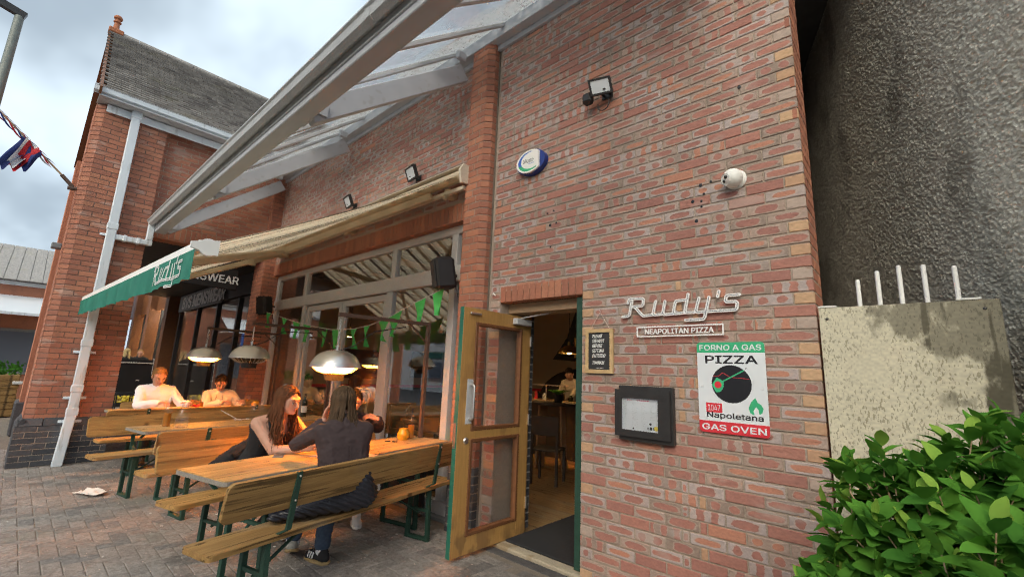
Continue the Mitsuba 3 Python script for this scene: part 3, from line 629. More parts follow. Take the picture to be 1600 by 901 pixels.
# boarded gate and spikes
GT = thing('boarded_gate', 'cream boarded side gate stained with black mould beside the brick wall', 'gate')
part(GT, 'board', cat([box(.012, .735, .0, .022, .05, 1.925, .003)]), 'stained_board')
for sx, sz in ((.055, .02), (.63, .02)):
    part(GT, 'bracket', box(sx - .045, sx + .045, -.004, .03, 1.926, 1.936, .002), 'white_plastic')
for sx, sz in ((.05, 1.86), (.68, 1.88), (.045, 1.0), (.69, 1.0)): part(GT, 'screw', lathe([(.001, .003), (.007, .002), (.008, 0)], 10, (0, 0, 0)).apply_transform(on_wall(sx, sz, 0)), 'black_metal')
SPK = thing('gate_spikes', 'row of five upright white metal spikes above the boarded gate', 'spikes')
for sx, sz in ((.203, 2.085), (.292, 2.125), (.385, 2.145), (.484, 2.135), (.60, 2.115)): part(SPK, 'spike', tube([(sx, .06, 1.2), (sx, .06, sz - .008), (sx, .06, sz)], [.011, .011, .008], 12), 'white_paint', smooth=40)
part(SPK, 'rail', box(.02, .73, .05, .09, 1.78, 1.82), 'white_paint')
# ------------------------------------------------------------------ laurel bush
BU = thing('laurel_bush', 'glossy green laurel bush beside the boarded gate', 'bush')
for i, (a, b_) in enumerate((((.075, .22, .03), (.115, .29, .045)), ((.10, .28, .038), (.155, .36, .055)), ((.045, .15, .024), (.075, .21, .035)), ((.22, .41, .065), (.29, .45, .08)))):
    fn = (lambda a=a, b_=b_: (lambda p, n, uv: mix(a, b_, fbm(p.x * 30, p.y * 30, p.z * 30, 3))))()
    scene[f'leaf_{"abcd"[i]}'] = {'type': 'principledthin', 'base_color': proc(fn), 'roughness': .28, 'spec_trans': 0.0, 'diff_trans': .45, 'eta': 1.5}
def leaf_mesh(L, W, fold, bend, tw):
    ts = np.array([0, .12, .3, .52, .75, .9, 1.0]); ws = np.array([.06, .55, .92, 1.0, .72, .38, .02]) * W / 2; v = []
    for t, w_ in zip(ts, ws):
        y = t * L; z = -bend * t * t * L
        for s_ in (-1, 0, 1): v.append((s_ * w_, y, z + abs(s_) * w_ * fold + .002 * math.sin(t * 20) * abs(s_)))
    v = np.array(v); a = tw * (v[:, 1] / L); v[:, 0], v[:, 2] = v[:, 0] * np.cos(a) - v[:, 2] * np.sin(a), v[:, 0] * np.sin(a) + v[:, 2] * np.cos(a)
    f = []
    for i in range(len(ts) - 1):
        for s_ in range(2): q = i * 3 + s_; f += [[q, q + 1, q + 4], [q, q + 4, q + 3]]
    return v, np.array(f)
blobs = [((.36, -.72, .66), (.42, .34, .66)), ((.62, -.62, .76), (.42, .42, .68)), ((.13, -.78, .44), (.24, .26, .44)), ((.62, -1.25, .62), (.38, .42, .58)), ((.95, -.9, .8), (.4, .5, .62)), ((.68, -1.75, .55), (.26, .35, .48)), ((.30, -1.15, .42), (.28, .3, .44))]
sprays, stems = [], []
rb = np.random.default_rng(21)
for (c, r) in blobs:
    c, r = np.array(c), np.array(r)
    for k in range(int(105 * (r[0] * r[2]) / .2)):
        d = rb.normal(size=3); d[2] = abs(d[2]) * 1.1 - .25; d /= np.linalg.norm(d)
        tip = c + d * r * rb.uniform(.76, .98)
        if tip[2] < .1 or tip[1] > -.08: continue
        sprays.append((tip, d, c))
leaves = []
for tip, d, c in sprays:
    g = d * .75 + np.array([0, 0, .35]) + rb.normal(size=3) * .3; g /= np.linalg.norm(g); base = tip - g * .15
    stems.append(tube([c + (base - c) * .35, base, tip - g * .02], [.005, .0035, .002], 5, cap=False))
    nl = rb.integers(6, 10); ph = rb.uniform(0, 6.28)
    s1 = np.cross(g, [0.3, .2, .9]); s1 /= np.linalg.norm(s1); s2_ = np.cross(g, s1)
    for k in range(nl):
        t = k / nl; a = ph + k * 2.4; out = math.cos(a) * s1 + math.sin(a) * s2_
        dirn = out * (1.05 - .75 * t) + g * (.35 + .75 * t) + rb.normal(size=3) * .12; dirn /= np.linalg.norm(dirn)
        L = rb.uniform(.075, .125) * (1.0 if t < .75 else .75); upv = g * 1.0 + np.array([0, 0, .6]) - dirn * (g @ dirn); nrm = np.cross(dirn, np.cross(upv, dirn)); nrm /= np.linalg.norm(nrm) + 1e-9
        sd = np.cross(dirn, nrm)
        v, f = leaf_mesh(L, L * rb.uniform(.50, .62), rb.uniform(.1, .35), rb.uniform(.1, .5), rb.uniform(-.35, .35))
        P = tip - g * (.15 * (1 - t)) + v[:, :1] * sd + v[:, 1:2] * dirn + v[:, 2:] * nrm
        m_ = 'leaf_' + ('d' if t > .8 and rb.random() < .5 else rb.choice(['a', 'b', 'c', 'a'])); ctr = P.mean(0)
        leaves.append((area_px(ctr, L * L * .45), P, f, m_))
leaves.sort(key=lambda q: -q[0])
for a, P, f, m_ in leaves[:300]: part(BU, 'leaf', tm(P, f), m_, smooth=True)
for m_ in ('leaf_a', 'leaf_b', 'leaf_c', 'leaf_d'):
    part(BU, 'foliage', cat([tm(P, f) for a, P, f, mm in leaves[300:] if mm == m_]), m_, smooth=True, kind='stuff')
part(BU, 'twigs', cat(stems), 'pale_timber', kind='stuff')
part(BU, 'stem', cat([tube([(c[0], c[1], 0), (c[0] + .03, c[1], c[2] * .5), (c[0], c[1] + .02, c[2])], [.02, .015, .008], 7) for c, r in blobs]), 'dark_timber')
# ------------------------------------------------------------------ shop windows in the bay
SW = thing('shop_window', 'large grey framed shop windows with glass doors between the brick piers', 'window')
WY0, WY1 = .09, .16
def mull(x0, x1, z0, z1, lab=None, nm='mullion', dy=0.0): return part(SW, nm, box(x0, x1, WY0 + dy, WY1 + dy, z0, z1, .004), 'alu', label=lab)
mull(-8.60, PX0 + .001, 3.035, 3.128, 'top rail of the frame', 'rail'); mull(-8.60, PX0 + .001, 2.475, 2.655, 'broad transom rail', 'rail', -.012)
mull(-8.60, PX0, .03, .16, None, 'rail')
for a, b_ in ((-8.60, -8.50), (-7.38, -7.26), (-4.68, -4.58), (-3.46, -3.36)): mull(a, b_, 2.656, 3.034)
for a, b_ in ((-8.60, -8.50), (-7.33, -7.20), (-4.74, -4.60), (-3.46, -3.36)): mull(a, b_, .161, 2.474)
def pane(x0, x1, z0, z1, parent=SW, y=.125): part(parent, 'glass', tm([(x0, y, z0), (x1, y, z0), (x1, y, z1), (x0, y, z1)], [[0, 1, 2], [0, 2, 3]]), 'pane')
for a, b_ in ((-8.50, -7.38), (-7.26, -4.68), (-4.58, -3.46)): pane(a, b_, 2.655, 3.035)
pane(-8.50, -7.33, .16, 2.475); pane(-4.60, -3.46, .16, 2.475)
pane(-3.36, PX0, .16, 3.035)
for a, b_ in ((-7.19, -5.985), (-5.965, -4.75)):
    D_ = part(SW, 'door', cat([box(a, a + .085, WY0 + .03, WY1 + .02, .05, 2.46, .004), box(b_ - .085, b_, WY0 + .03, WY1 + .02, .05, 2.46, .004), box(a + .085, b_ - .085, WY0 + .032, WY1 + .018, 2.37, 2.46, .004), box(a + .085, b_ - .085, WY0 + .032, WY1 + .018, .05, .28, .004)]), 'alu')
    pane(a + .085, b_ - .085, .28, 2.37, D_, .15)
    part(D_, 'handle', tube([(b_ - .04 if a < -6 else a + .04, .07, z) for z in (.9, 1.3)], .012, 8), 'steel', smooth=40)
part(SW, 'sill', box(-8.60, PX0, .02, .30, .0, .03), 'lead_grey')
# ------------------------------------------------------------------ timber door standing open
DR = thing('open_door', 'pale timber door with two glass panes and green edge standing open', 'door')
dx0, dx1, dy0, dy1, dz0, dz1 = -2.497, -2.45, -.555, .345, .032, 2.035
P_ = ((-.375, .195, 1.02, 1.885), (-.375, .165, .195, .895))
part(DR, 'stile', box(dx0, dx1, dy0, P_[0][0] - .03, dz0, dz1, .003), 'door_wood'); part(DR, 'stile', box(dx0, dx1, P_[0][1] + .03, dy1, dz0, dz1, .003), 'door_wood')
for a, b_ in ((P_[0][3] + .03, dz1), (P_[1][3] + .03, P_[0][2] - .03), (dz0, P_[1][2] - .03)): part(DR, 'rail', box(dx0 + .0015, dx1 - .0015, P_[0][0] - .03, P_[0][1] + .03, a, b_, .0), 'door_wood')
part(DR, 'green_edge', box(dx0 - .001, dx1 - .002, dy0 - .004, dy0, dz0, dz1, .001), 'green_paint', label='edge of the door painted green')
part(DR, 'latch_plate', box(-2.49, -2.463, dy0 - .006, dy0 - .004, .86, 1.06), 'steel')
for (y0, y1, z0, z1) in P_:
    y1 = P_[0][1]
    part(DR, 'bead', cat([box(dx0 - .004, dx1 + .006, y0 - .03, y0, z0 - .03, z1 + .03, .004), box(dx0 - .004, dx1 + .006, y1, y1 + .03, z0 - .03, z1 + .03, .004), box(dx0 - .003, dx1 + .005, y0, y1, z1, z1 + .03, .004), box(dx0 - .003, dx1 + .005, y0, y1, z0 - .03, z0, .004)]), 'dark_timber', label='red brown glazing bead')
    x = (dx0 + dx1) / 2; part(DR, 'glass', tm([(x, y0, z0), (x, y1, z0), (x, y1, z1), (x, y0, z1)], [[0, 1, 2], [0, 2, 3]]), 'pane')
H_ = part(DR, 'pull_handle', tube([(dx1, -.435, 1.09), (dx1 + .035, -.435, 1.09), (dx1 + .05, -.435, 1.105), (dx1 + .05, -.435, 1.36), (dx1 + .035, -.435, 1.375), (dx1, -.435, 1.375)], .011, 10), 'steel', smooth=50)
part(H_, 'plate', box(dx1, dx1 + .002, -.475, -.40, 1.05, 1.42), 'alu')
part(DR, 'lock', lathe([(.001, .012), (.02, .012), (.026, .006), (.028, 0)], 20, (0, 0, 0)).apply_transform(frame_m((dx1, -.455, .915), Y_, Z_, X_)), 'steel', smooth=30)
part(DR, 'stay', box(dx1, dx1 + .02, -.49, -.36, 1.975, 1.995, .004), 'steel')
DC = part(DR, 'door_closer', box(dx1, dx1 + .06, .07, .30, 1.945, 2.005, .006), 'alu')
part(DC, 'arm', cat([bar((dx1 + .03, .16, 2.012), (-2.13, .22, 2.05), .022, .008), bar((-2.13, .22, 2.058), (-1.66, .14, 2.09), .02, .008)]), 'steel')
part(DR, 'hinge', cat([box(dx1 - .01, dx1 + .012, .343, .365, z, z + .1, .003) for z in (.25, 1.0, 1.75)]), 'steel')
FRM = thing('door_frame', 'dark green and timber frame round the open restaurant doorway', 'door frame')
part(FRM, 'head', box(-2.556, DX1 + .001, .12, .34, 2.06, 2.154, .004), 'pale_timber'); part(FRM, 'post', box(-1.692, -1.614, .035, .11, .03, 2.14, .004), 'green_steel'); part(FRM, 'post', box(-2.555, -2.50, .352, .42, .03, 2.06, .004), 'door_wood')
# ------------------------------------------------------------------ awning
AW = thing('awning', 'striped beige awning with a green valance reaching out over the tables', 'awning')
A0, A1 = np.array([-3.10, -.14, 3.60]), np.array([-8.30, -.14, 3.60]); F0, F1 = np.array([-3.06, -2.37, 2.235]), np.array([-8.42, -2.53, 2.285])
gx, gy = 60, 24; V = []
for i in range(gx + 1):
    a = A0 + (A1 - A0) * i / gx; f_ = F0 + (F1 - F0) * i / gx
    for j in range(gy + 1):
        t = j / gy; p = a + (f_ - a) * t; p = p + Z_ * (-.05 * math.sin(math.pi * t) + .006 * math.sin(i * 1.7) * math.sin(math.pi * t)); V.append(p)
V = np.array(V); f = []
for i in range(gx):
    for j in range(gy): q = i * (gy + 1) + j; f += [[q, q + 1, q + gy + 2], [q, q + gy + 2, q + gy + 1]]
part(AW, 'canvas', tm(V, f), 'awning_cloth', smooth=True)
part(AW, 'roller', tube([A0 + [.06, .0, -.02], A1 + [0, 0, -.02]], .062, 16), 'arm_beige', smooth=40)
part(AW, 'end_plate', ext(Polygon([(-.10, -.10), (.07, -.12), (.10, .02), (.05, .10), (-.06, .10)]), .03, frame_m(A0 + [.065, -.0, -.02], -Y_, Z_, X_)), 'cream_plastic')
part(AW, 'hood', cat([bar(A0 + [.07, .05, .085], A1 + [0, .05, .085], .18, .012, b=.004)]), 'cream_plastic'); part(AW, 'torsion_bar', bar(A0 + [.05, .02, -.16], A1 + [0, .02, -.16], .045, .045, b=.004), 'cream_plastic')
for x in (-3.35, -5.6, -8.0): part(AW, 'wall_bracket', cat([box(x - .05, x + .05, -.13, -.001, 3.40, 3.50, .01), box(x - .02, x + .02, -.17, -.12, 3.36, 3.42, .01)]), 'arm_beige')
part(AW, 'front_bar', bar(F0, F1, .06, .075, b=.012), 'white_plastic')
part(AW, 'end_cap', ext(Point(0, 0).buffer(.058, 20).union(Polygon([(-.06, -.05), (.10, -.02), (.10, .02), (-.06, .06)])), .022, frame_m(F0 + [.012, .03, -.01], -Y_, Z_, X_)), 'white_plastic')
# folding arms
def arm(w0, elbow, f0):
    a = part(AW, 'arm', cat([bar(w0, elbow, .05, .085, b=.01)]), 'arm_beige'); part(a, 'forearm', bar(elbow, f0, .045, .07, b=.01), 'arm_beige'); part(a, 'elbow', xf(ext(Point(0, 0).buffer(.055, 8), .10), np.array([[1, 0, 0, elbow[0]], [0, 1, 0, elbow[1]], [0, 0, 1, elbow[2] - .05], [0, 0, 0, 1.]])), 'arm_beige', smooth=40)
arm(np.array([-3.55, -.18, 3.44]), np.array([-5.35, -1.05, 2.86]), F0 + (F1 - F0) * .10 + [0, .07, -.03]); arm(np.array([-8.0, -.18, 3.44]), np.array([-6.3, -1.1, 2.86]), F0 + (F1 - F0) * .88 + [0, .07, -.03])
# valance with folds
vd = F1 - F0; vL = np.linalg.norm(vd); vd = vd / vL; vn = np.cross(Z_, vd); vn = vn / np.linalg.norm(vn); vn = vn if vn @ Y_ < 0 else -vn
V, f = [], []; gx, gz = 240, 8
def vw(s, t): return .012 * t * (math.sin(s * 9 + 1.3 * math.sin(s * 2.3)) + .5 * math.sin(s * 21))
for i in range(gx + 1):
    for j in range(gz + 1):
        s, t = vL * i / gx, j / gz; V.append(F0 + vd * s + vn * (.038 + vw(s, t)) - Z_ * (.03 + (.205 + .004 * math.cos(s * 2 * math.pi / .26)) * t))
for i in range(gx):
    for j in range(gz): q = i * (gz + 1) + j; f += [[q, q + 1, q + gz + 2], [q, q + gz + 2, q + gz + 1]]
part(AW, 'valance', tm(V, f), 'valance_green', smooth=True, label='green cloth valance with white script lettering')
# script lettering, used on the wall and on the valance
STROKES = [[(-1.229, 1.94), (-1.187, 1.942), (-1.173, 1.952), (-1.151, 2.06)], [(-1.185, 2.043), (-1.175, 2.068), (-1.15, 2.073), (-1.069, 2.069), (-1.059, 2.059), (-1.063, 2.021), (-1.076, 2.013), (-1.144, 2.012)], [(-1.131, 2.01), (-1.074, 1.946), (-1.061, 1.937), (-.989, 1.942)],
  [(-.965, 2.039), (-.986, 1.953), (-.976, 1.94), (-.926, 1.942), (-.913, 1.951), (-.895, 2.034)], [(-.916, 1.951), (-.904, 1.938), (-.839, 1.94)], [(-.747, 2.032), (-.813, 2.03), (-.822, 2.013), (-.836, 1.953), (-.827, 1.94), (-.762, 1.942)], [(-.728, 2.071), (-.753, 1.957), (-.745, 1.942), (-.693, 1.942)],
  [(-.655, 2.038), (-.68, 1.952), (-.67, 1.94), (-.617, 1.943)], [(-.589, 2.038), (-.622, 1.906), (-.633, 1.892), (-.752, 1.891)], [(-.612, 1.942), (-.43, 1.942), (-.42, 1.952), (-.415, 1.985), (-.423, 1.996), (-.479, 1.998), (-.486, 2.007), (-.48, 2.035), (-.469, 2.04), (-.4, 2.04)], [(-.524, 2.073), (-.534, 2.038)]]
def script(w=.0098, core=.0027):
    ls = [LineString(s) for s in STROKES]
    return unary_union([l.buffer(w, 4, join_style=1) for l in ls]), unary_union([l.buffer(core, 2, cap_style=2) for l in ls])
so, sc_ = script(); sc_ = sc_.intersection(so.buffer(-.0052))
RS = thing('script_sign', 'white outlined script lettering fixed to the brick wall above the menu', 'sign')
part(RS, 'lettering', ext(so.difference(sc_), .012, on_wall(0, 0, -.018)), 'neon_white'); part(RS, 'inline', ext(sc_, .006, on_wall(0, 0, -.018)), 'neon_grey')
part(RS, 'fixing', cat([tube([(x, 0, z), (x, -.019, z)], .004, 6) for x, z in ((-1.12, 2.07), (-.98, 1.945), (-.82, 1.96), (-.62, 1.944), (-.44, 1.943), (-.47, 2.038))]), 'alu')
NP = thing('strapline_sign', 'thin white box frame with small capital lettering on brick wall', 'sign')
fr = sbox(-1.118, 1.782, -.507, 1.858); part(NP, 'frame', ext(fr.difference(fr.buffer(-.0085, join_style=2)), .008, on_wall(0, 0, -.016)), 'neon_white'); part(NP, 'lettering', ctext('NEAPOLITAN PIZZA', .036, -.8125, 1.802, -.016, w=.485, bold=True, depth=.006), 'neon_white')
part(NP, 'fixing', cat([tube([(x, 0, z), (x, -.017, z)], .003, 6) for x in (-1.11, -.515) for z in (1.788, 1.852)]), 'alu')
# the script on the valance: placed on the cloth near its right end
vsc = affinity.translate(so.difference(sc_.buffer(.0005)), .815, -1.98)
vm = ext(affinity.scale(vsc, .98, 1.05, origin=(0, 0)), .001)
vm = vm.subdivide_to_size(.05) if hasattr(vm, 'subdivide_to_size') else vm
vv_ = np.array(vm.vertices); out = []
for x, z, h in vv_:
    s = .66 - x; t = np.clip((.115 - z) / .20, 0, 1); out.append(F0 + vd * s + vn * (.0415 + vw(s, t) + h) + Z_ * (z - .142))
part(AW, 'lettering', tm(out, vm.faces), 'white_paint')
# ------------------------------------------------------------------ the signs and fittings on the front wall
SG = thing('pizza_sign', 'white metal sign with green top, red foot and black disc', 'sign')
sx0, sx1, sz0, sz1 = -.686, -.277, 1.162, 1.735; sw, sh = sx1 - sx0, sz1 - sz0; cx, cz = (sx0 + sx1) / 2, (sz0 + sz1) / 2
rr = affinity.translate(roundrect(sw, sh, .022), cx, cz)
part(SG, 'panel', ext(rr, .004, on_wall(0, 0, -.014)), 'sign_white'); part(SG, 'top_band', ext(rr.intersection(sbox(sx0, sz1 - .066, sx1, sz1)), .0012, on_wall(0, 0, -.018)), 'sign_green'); part(SG, 'foot_band', ext(rr.intersection(sbox(sx0, sz0, sx1, sz0 + .072)), .0012, on_wall(0, 0, -.018)), 'sign_red')
yS = -.0192
part(SG, 'lettering', ctext('FORNO A GAS', .034, cx, sz1 - .051, yS, w=.375, bold=True, depth=.001), 'sign_white'); part(SG, 'lettering', ctext('GAS OVEN', .036, cx, sz0 + .017, yS, w=.375, bold=True, depth=.001), 'sign_white')
part(SG, 'lettering', ctext('PIZZA', .048, cx + .005, sz1 - .135, -.018, w=.315, bold=True, depth=.0012), 'sign_black'); part(SG, 'lettering', ctext('Napoletana', .033, cx + .01, sz0 + .095, -.018, w=.33, bold=True, depth=.0012), 'sign_black')
dc = (cx + .002, cz + .022); part(SG, 'disc', ext(affinity.translate(Point(0, 0).buffer(.118, 24), *dc), .0012, on_wall(0, 0, -.018)), 'sign_black')
part(SG, 'mountain_line', ext(LineString([(dc[0] - .105, dc[1] + .045), (dc[0] - .07, dc[1] + .05), (dc[0] - .05, dc[1] + .07), (dc[0] - .04, dc[1] + .065), (dc[0] - .01, dc[1] + .045), (dc[0] + .02, dc[1] + .04), (dc[0] + .105, dc[1] + .035)]).buffer(.0016), .0008, on_wall(0, 0, yS)), 'sign_red')
pl = Polygon([(-.112, -.01), (-.085, .032), (-.05, .012), (-.052, -.02), (-.07, -.046), (-.09, -.05)]).buffer(.006, 4); hn = LineString([(-.055, .012), (.075, .085)]).buffer(.0042)
part(SG, 'peel', ext(affinity.translate(pl.union(hn), *dc), .0009, on_wall(0, 0, yS)), 'sign_green'); part(SG, 'peel_disc', ext(affinity.translate(Point(-.08, -.008).buffer(.0215, 12), *dc), .0009, on_wall(0, 0, yS - .001)), 'sign_red')
nb = sbox(cx - .155, cz - .158, cx - .063, cz - .105).buffer(.003); part(SG, 'number_plate', ext(nb, .001, on_wall(0, 0, -.018)), 'sign_red'); part(SG, 'lettering', ctext('1047', .036, cx - .109, cz - .149, -.019, w=.076, depth=.001), 'sign_white')
fl = Polygon([(.135, -.06), (.112, -.085), (.098, -.12), (.105, -.145), (.122, -.155), (.118, -.135), (.128, -.115), (.14, -.105), (.152, -.125), (.156, -.15), (.168, -.14), (.174, -.118), (.165, -.098), (.145, -.085)]).buffer(.003); part(SG, 'flame', ext(affinity.translate(fl, cx, cz), .001, on_wall(0, 0, -.018)), 'sign_green')
part(SG, 'registered_mark', ext(affinity.translate(Point(0, 0).buffer(.006, 8).difference(Point(0, 0).buffer(.0045, 8)), dc[0] + .092, dc[1] + .098), .0008, on_wall(0, 0, -.018)), 'sign_black')
part(SG, 'screw', cat([lathe([(.001, .002), (.004, .0015), (.005, 0)], 10).apply_transform(on_wall(x, cz, -.018)) for x in (cx - .178, cx + .178)]), 'steel')
MN = thing('menu_case', 'black framed menu case with a printed sheet behind glass', 'menu case')
mx0, mx1, mz0, mz1 = -1.275, -.862, 1.075, 1.40
part(MN, 'back_box', box(mx0 + .02, mx1 + .012, -.05, -.002, mz0 - .03, mz1 + .028, .004), 'black_metal'); mf = sbox(mx0, mz0, mx1, mz1)
hole = sbox(mx0 + .05, mz0 + .045, mx1 - .085, mz1 - .06)
part(MN, 'frame', ext(mf.difference(hole), .02, on_wall(0, 0, -.052)), 'black_metal'); part(MN, 'sheet', ext(hole.buffer(.004), .001, on_wall(0, 0, -.054)), 'sign_white', label='printed menu sheet')
hx0, hz0, hx1, hz1 = hole.bounds; hw = hx1 - hx0; lines = []
r2 = np.random.default_rng(5)
for cidx in range(4):
    zc = hz1 - (.028 if cidx < 3 else .045)
    while zc > hz0 + (.02 if cidx < 3 else .075):
        L = r2.uniform(.35, .9) * hw * .2; lines.append(sbox(hx0 + hw * (.035 + .245 * cidx), zc, hx0 + hw * (.035 + .245 * cidx) + L, zc + .0009)); zc -= r2.choice([.0055, .0055, .008])
part(MN, 'small_print', ext(unary_union(lines), .0004, on_wall(0, 0, -.0552)), 'alu', kind='stuff'); part(MN, 'red_line', ext(unary_union([sbox(hx0 + hw * .15, hz1 - .014, hx0 + hw * .28, hz1 - .010), sbox(hx0 + hw * .42, hz1 - .015, hx0 + hw * .76, hz1 - .010)]), .0004, on_wall(0, 0, -.0552)), 'sign_red')
part(MN, 'printed_marks', ext(unary_union([Point(hx0 + hw * .32, hz0 + .012).buffer(.006), Point(hx0 + hw * .78, hz0 + .052).buffer(.009), sbox(hx0 + hw * .7, hz0 + .012, hx0 + hw * .73, hz0 + .03), sbox(hx0 + hw * .76, hz0 + .012, hx0 + hw * .82, hz0 + .032), sbox(hx0 + hw * .85, hz0 + .014, hx0 + hw * .9, hz0 + .034)]), .0004, on_wall(0, 0, -.0552)), 'sign_black'); part(MN, 'printed_star', ext(Point(hx0 + hw * .93, hz0 + .025).buffer(.016, 3), .0004, on_wall(0, 0, -.0553)), 'yellow_paper')
part(MN, 'glass', tm([(hx0, -.066, hz0), (hx1, -.066, hz0), (hx1, -.066, hz1), (hx0, -.066, hz1)], [[0, 1, 2], [0, 2, 3]]), 'pane')
CB = thing('chalkboard', 'small pine framed chalkboard hung by a string beside the doorway', 'sign')
bx0, bx1, bz0, bz1 = -1.565, -1.318, 1.51, 1.855; bf = sbox(bx0, bz0, bx1, bz1)
part(CB, 'frame', ext(bf.difference(bf.buffer(-.028, join_style=2)), .018, on_wall(0, 0, -.006)), 'frame_pine'); part(CB, 'board', ext(bf.buffer(-.024, join_style=2), .008, on_wall(0, 0, -.008)), 'slate_board')
ap = np.array([(bx0 + bx1) / 2 + .005, -.012, 1.99]); part(CB, 'string', cat([tube([ap, (bx0 + .04, -.014, bz1 - .004)], .0022, 5), tube([ap, (bx1 - .03, -.014, bz1 - .004)], .0022, 5)]), 'paper_pink'); part(CB, 'hook', cat([tube([ap + [0, .02, .008], ap + [0, -.008, .008], ap + [0, -.008, .016]], .003, 6)]), 'steel')
for k, s in enumerate(('PLEASE', 'SEE HOST', 'BEFORE', 'SITTING', 'OUTSIDE!', 'THANKS!')):
    z = bz1 - .068 - .0385 * k - (.016 if k == 5 else 0); w_ = {0: .088, 1: .108, 2: .088, 3: .104, 4: .118, 5: .108}[k]; m0 = meshkit.text_mesh(s, .025, .001, True); W = m0.bounds[1][0]
    part(CB, 'chalk_lettering', text(s, .025, on_wall(bx0 + .058, z, -.0162), .001, True, sx=w_ / W, shear=.22)[0], 'chalk')
part(CB, 'chalk_underline', ext(LineString([(bx0 + .095, bz0 + .040), (bx0 + .16, bz0 + .042)]).buffer(.0012), .0006, on_wall(0, 0, -.0162)), 'chalk')
# alarm box
AL = thing('alarm_box', 'oval white and blue alarm sounder box on the brick wall', 'alarm box')
ac = (-2.185, 3.50); ov = affinity.scale(Point(0, 0).buffer(1, 20), .175, .125)
part(AL, 'base', ext(affinity.translate(ov, *ac), .055, on_wall(0, 0, -.001)), 'blue_plastic', label='blue lens ring'); part(AL, 'cover', ext(affinity.translate(affinity.scale(ov, .93, .93).intersection(sbox(-.2, -.2, .115, .2)), *ac), .035, on_wall(0, 0, -.04)), 'white_plastic')
lg = affinity.scale(ov, .80, .80).difference(affinity.translate(affinity.scale(ov, .74, .70), .025, .008)).intersection(sbox(-.2, -.2, .09, .2))
part(AL, 'swoosh', ext(affinity.translate(lg.intersection(sbox(-.3, -.03, .3, .3)), *ac), .001, on_wall(0, 0, -.0752)), 'logo_blue'); part(AL, 'swoosh', ext(affinity.translate(lg.intersection(sbox(-.3, -.3, .3, -.03)), *ac), .001, on_wall(0, 0, -.0752)), 'sign_green')
part(AL, 'lettering', ctext('Mono', .042, ac[0] - .01, ac[1] - .012, -.0752, w=.125, depth=.001), 'sign_black'); part(AL, 'underline', ext(sbox(ac[0] - .01, ac[1] - .03, ac[0] + .06, ac[1] - .025), .001, on_wall(0, 0, -.0752)), 'logo_blue')
# dome camera
CM = thing('dome_camera', 'white ball security camera on the brick wall near its right edge', 'camera')
part(CM, 'mount', lathe([(.001, .02), (.06, .02), (.068, .012), (.068, 0)], 24).apply_transform(on_wall(-.385, 2.835, -.001)), 'white_plastic', smooth=35)
part(CM, 'ball', ico((-.392, -.058, 2.83), .064, 3), 'white_plastic', smooth=True); ld = np.array([-.55, -.75, -.28]); ld /= np.linalg.norm(ld); la = np.cross(ld, Z_); la /= np.linalg.norm(la); lb = np.cross(la, ld)
FC = part(CM, 'face_plate', lathe([(.001, .006), (.036, .006), (.04, -.004)], 20).apply_transform(frame_m(np.array([-.392, -.058, 2.83]) + ld * .055, la, lb, -np.cross(lb, la))), 'white_plastic', smooth=30)
for dx_, dz_ in ((-.012, .012), (.012, -.008)): part(FC, 'lens', ico(np.array([-.392, -.058, 2.83]) + ld * .060 + la * dx_ + lb * dz_, .012, 2), 'phone_black', smooth=True)
# floodlights
def flood(x, z, s, yaw, label, sensor=False):
    f_ = thing('floodlight', label, 'floodlight', 'small floodlights on the brick wall')
    M = frame_m((x, -.13, z), (math.cos(yaw), math.sin(yaw), 0), (0, -.42, .907), np.cross((math.cos(yaw), math.sin(yaw), 0), (0, -.42, .907)))
    M[:3, 2] = np.cross(M[:3, 0], M[:3, 1]); M[:3, 2] /= np.linalg.norm(M[:3, 2])
    if M[1, 2] > 0: M[:3, 2] *= -1
    part(f_, 'housing', xf(box(-s, s, -.72 * s, .72 * s, -.035, -.005, .006), M), 'black_metal')
    part(f_, 'rim', ext(sbox(-s, -.72 * s, s, .72 * s).difference(sbox(-.82 * s, -.56 * s, .82 * s, .56 * s)), .008, M), 'black_metal'); part(f_, 'lens', xf(box(-.82 * s, .82 * s, -.56 * s, .56 * s, -.004, .003), M), 'sign_white')
    part(f_, 'bracket', cat([bar((x - s * .3, -.002, z - .02), (x - s * .3, -.12, z - .03), .02, .01), bar((x + s * .3, -.002, z - .02), (x + s * .3, -.12, z - .03), .02, .01), box(x - .05, x + .05, -.012, -.001, z - .05, z + .01)]), 'black_metal')
    part(f_, 'cable', tube(arc((x - .01, -.06, z - .13), .055, 160, 400, 14, X_, Z_) + [np.array([x + .05, -.01, z - .06])], .005, 6), 'black_plastic', smooth=True)
    if sensor: part(f_, 'sensor', cat([box(x - s - .09, x - s + .0, -.14, -.06, z - .10, z - .0, .02)]), 'black_plastic')
flood(-1.37, 3.915, .095, .30, 'black floodlight with motion sensor high on the wall, right of the alarm', True); flood(-4.09, 3.90, .115, -.15, 'black floodlight over the awning nearest the pier'); flood(-5.68, 3.90, .115, -.15, 'black floodlight over the middle of the awning')
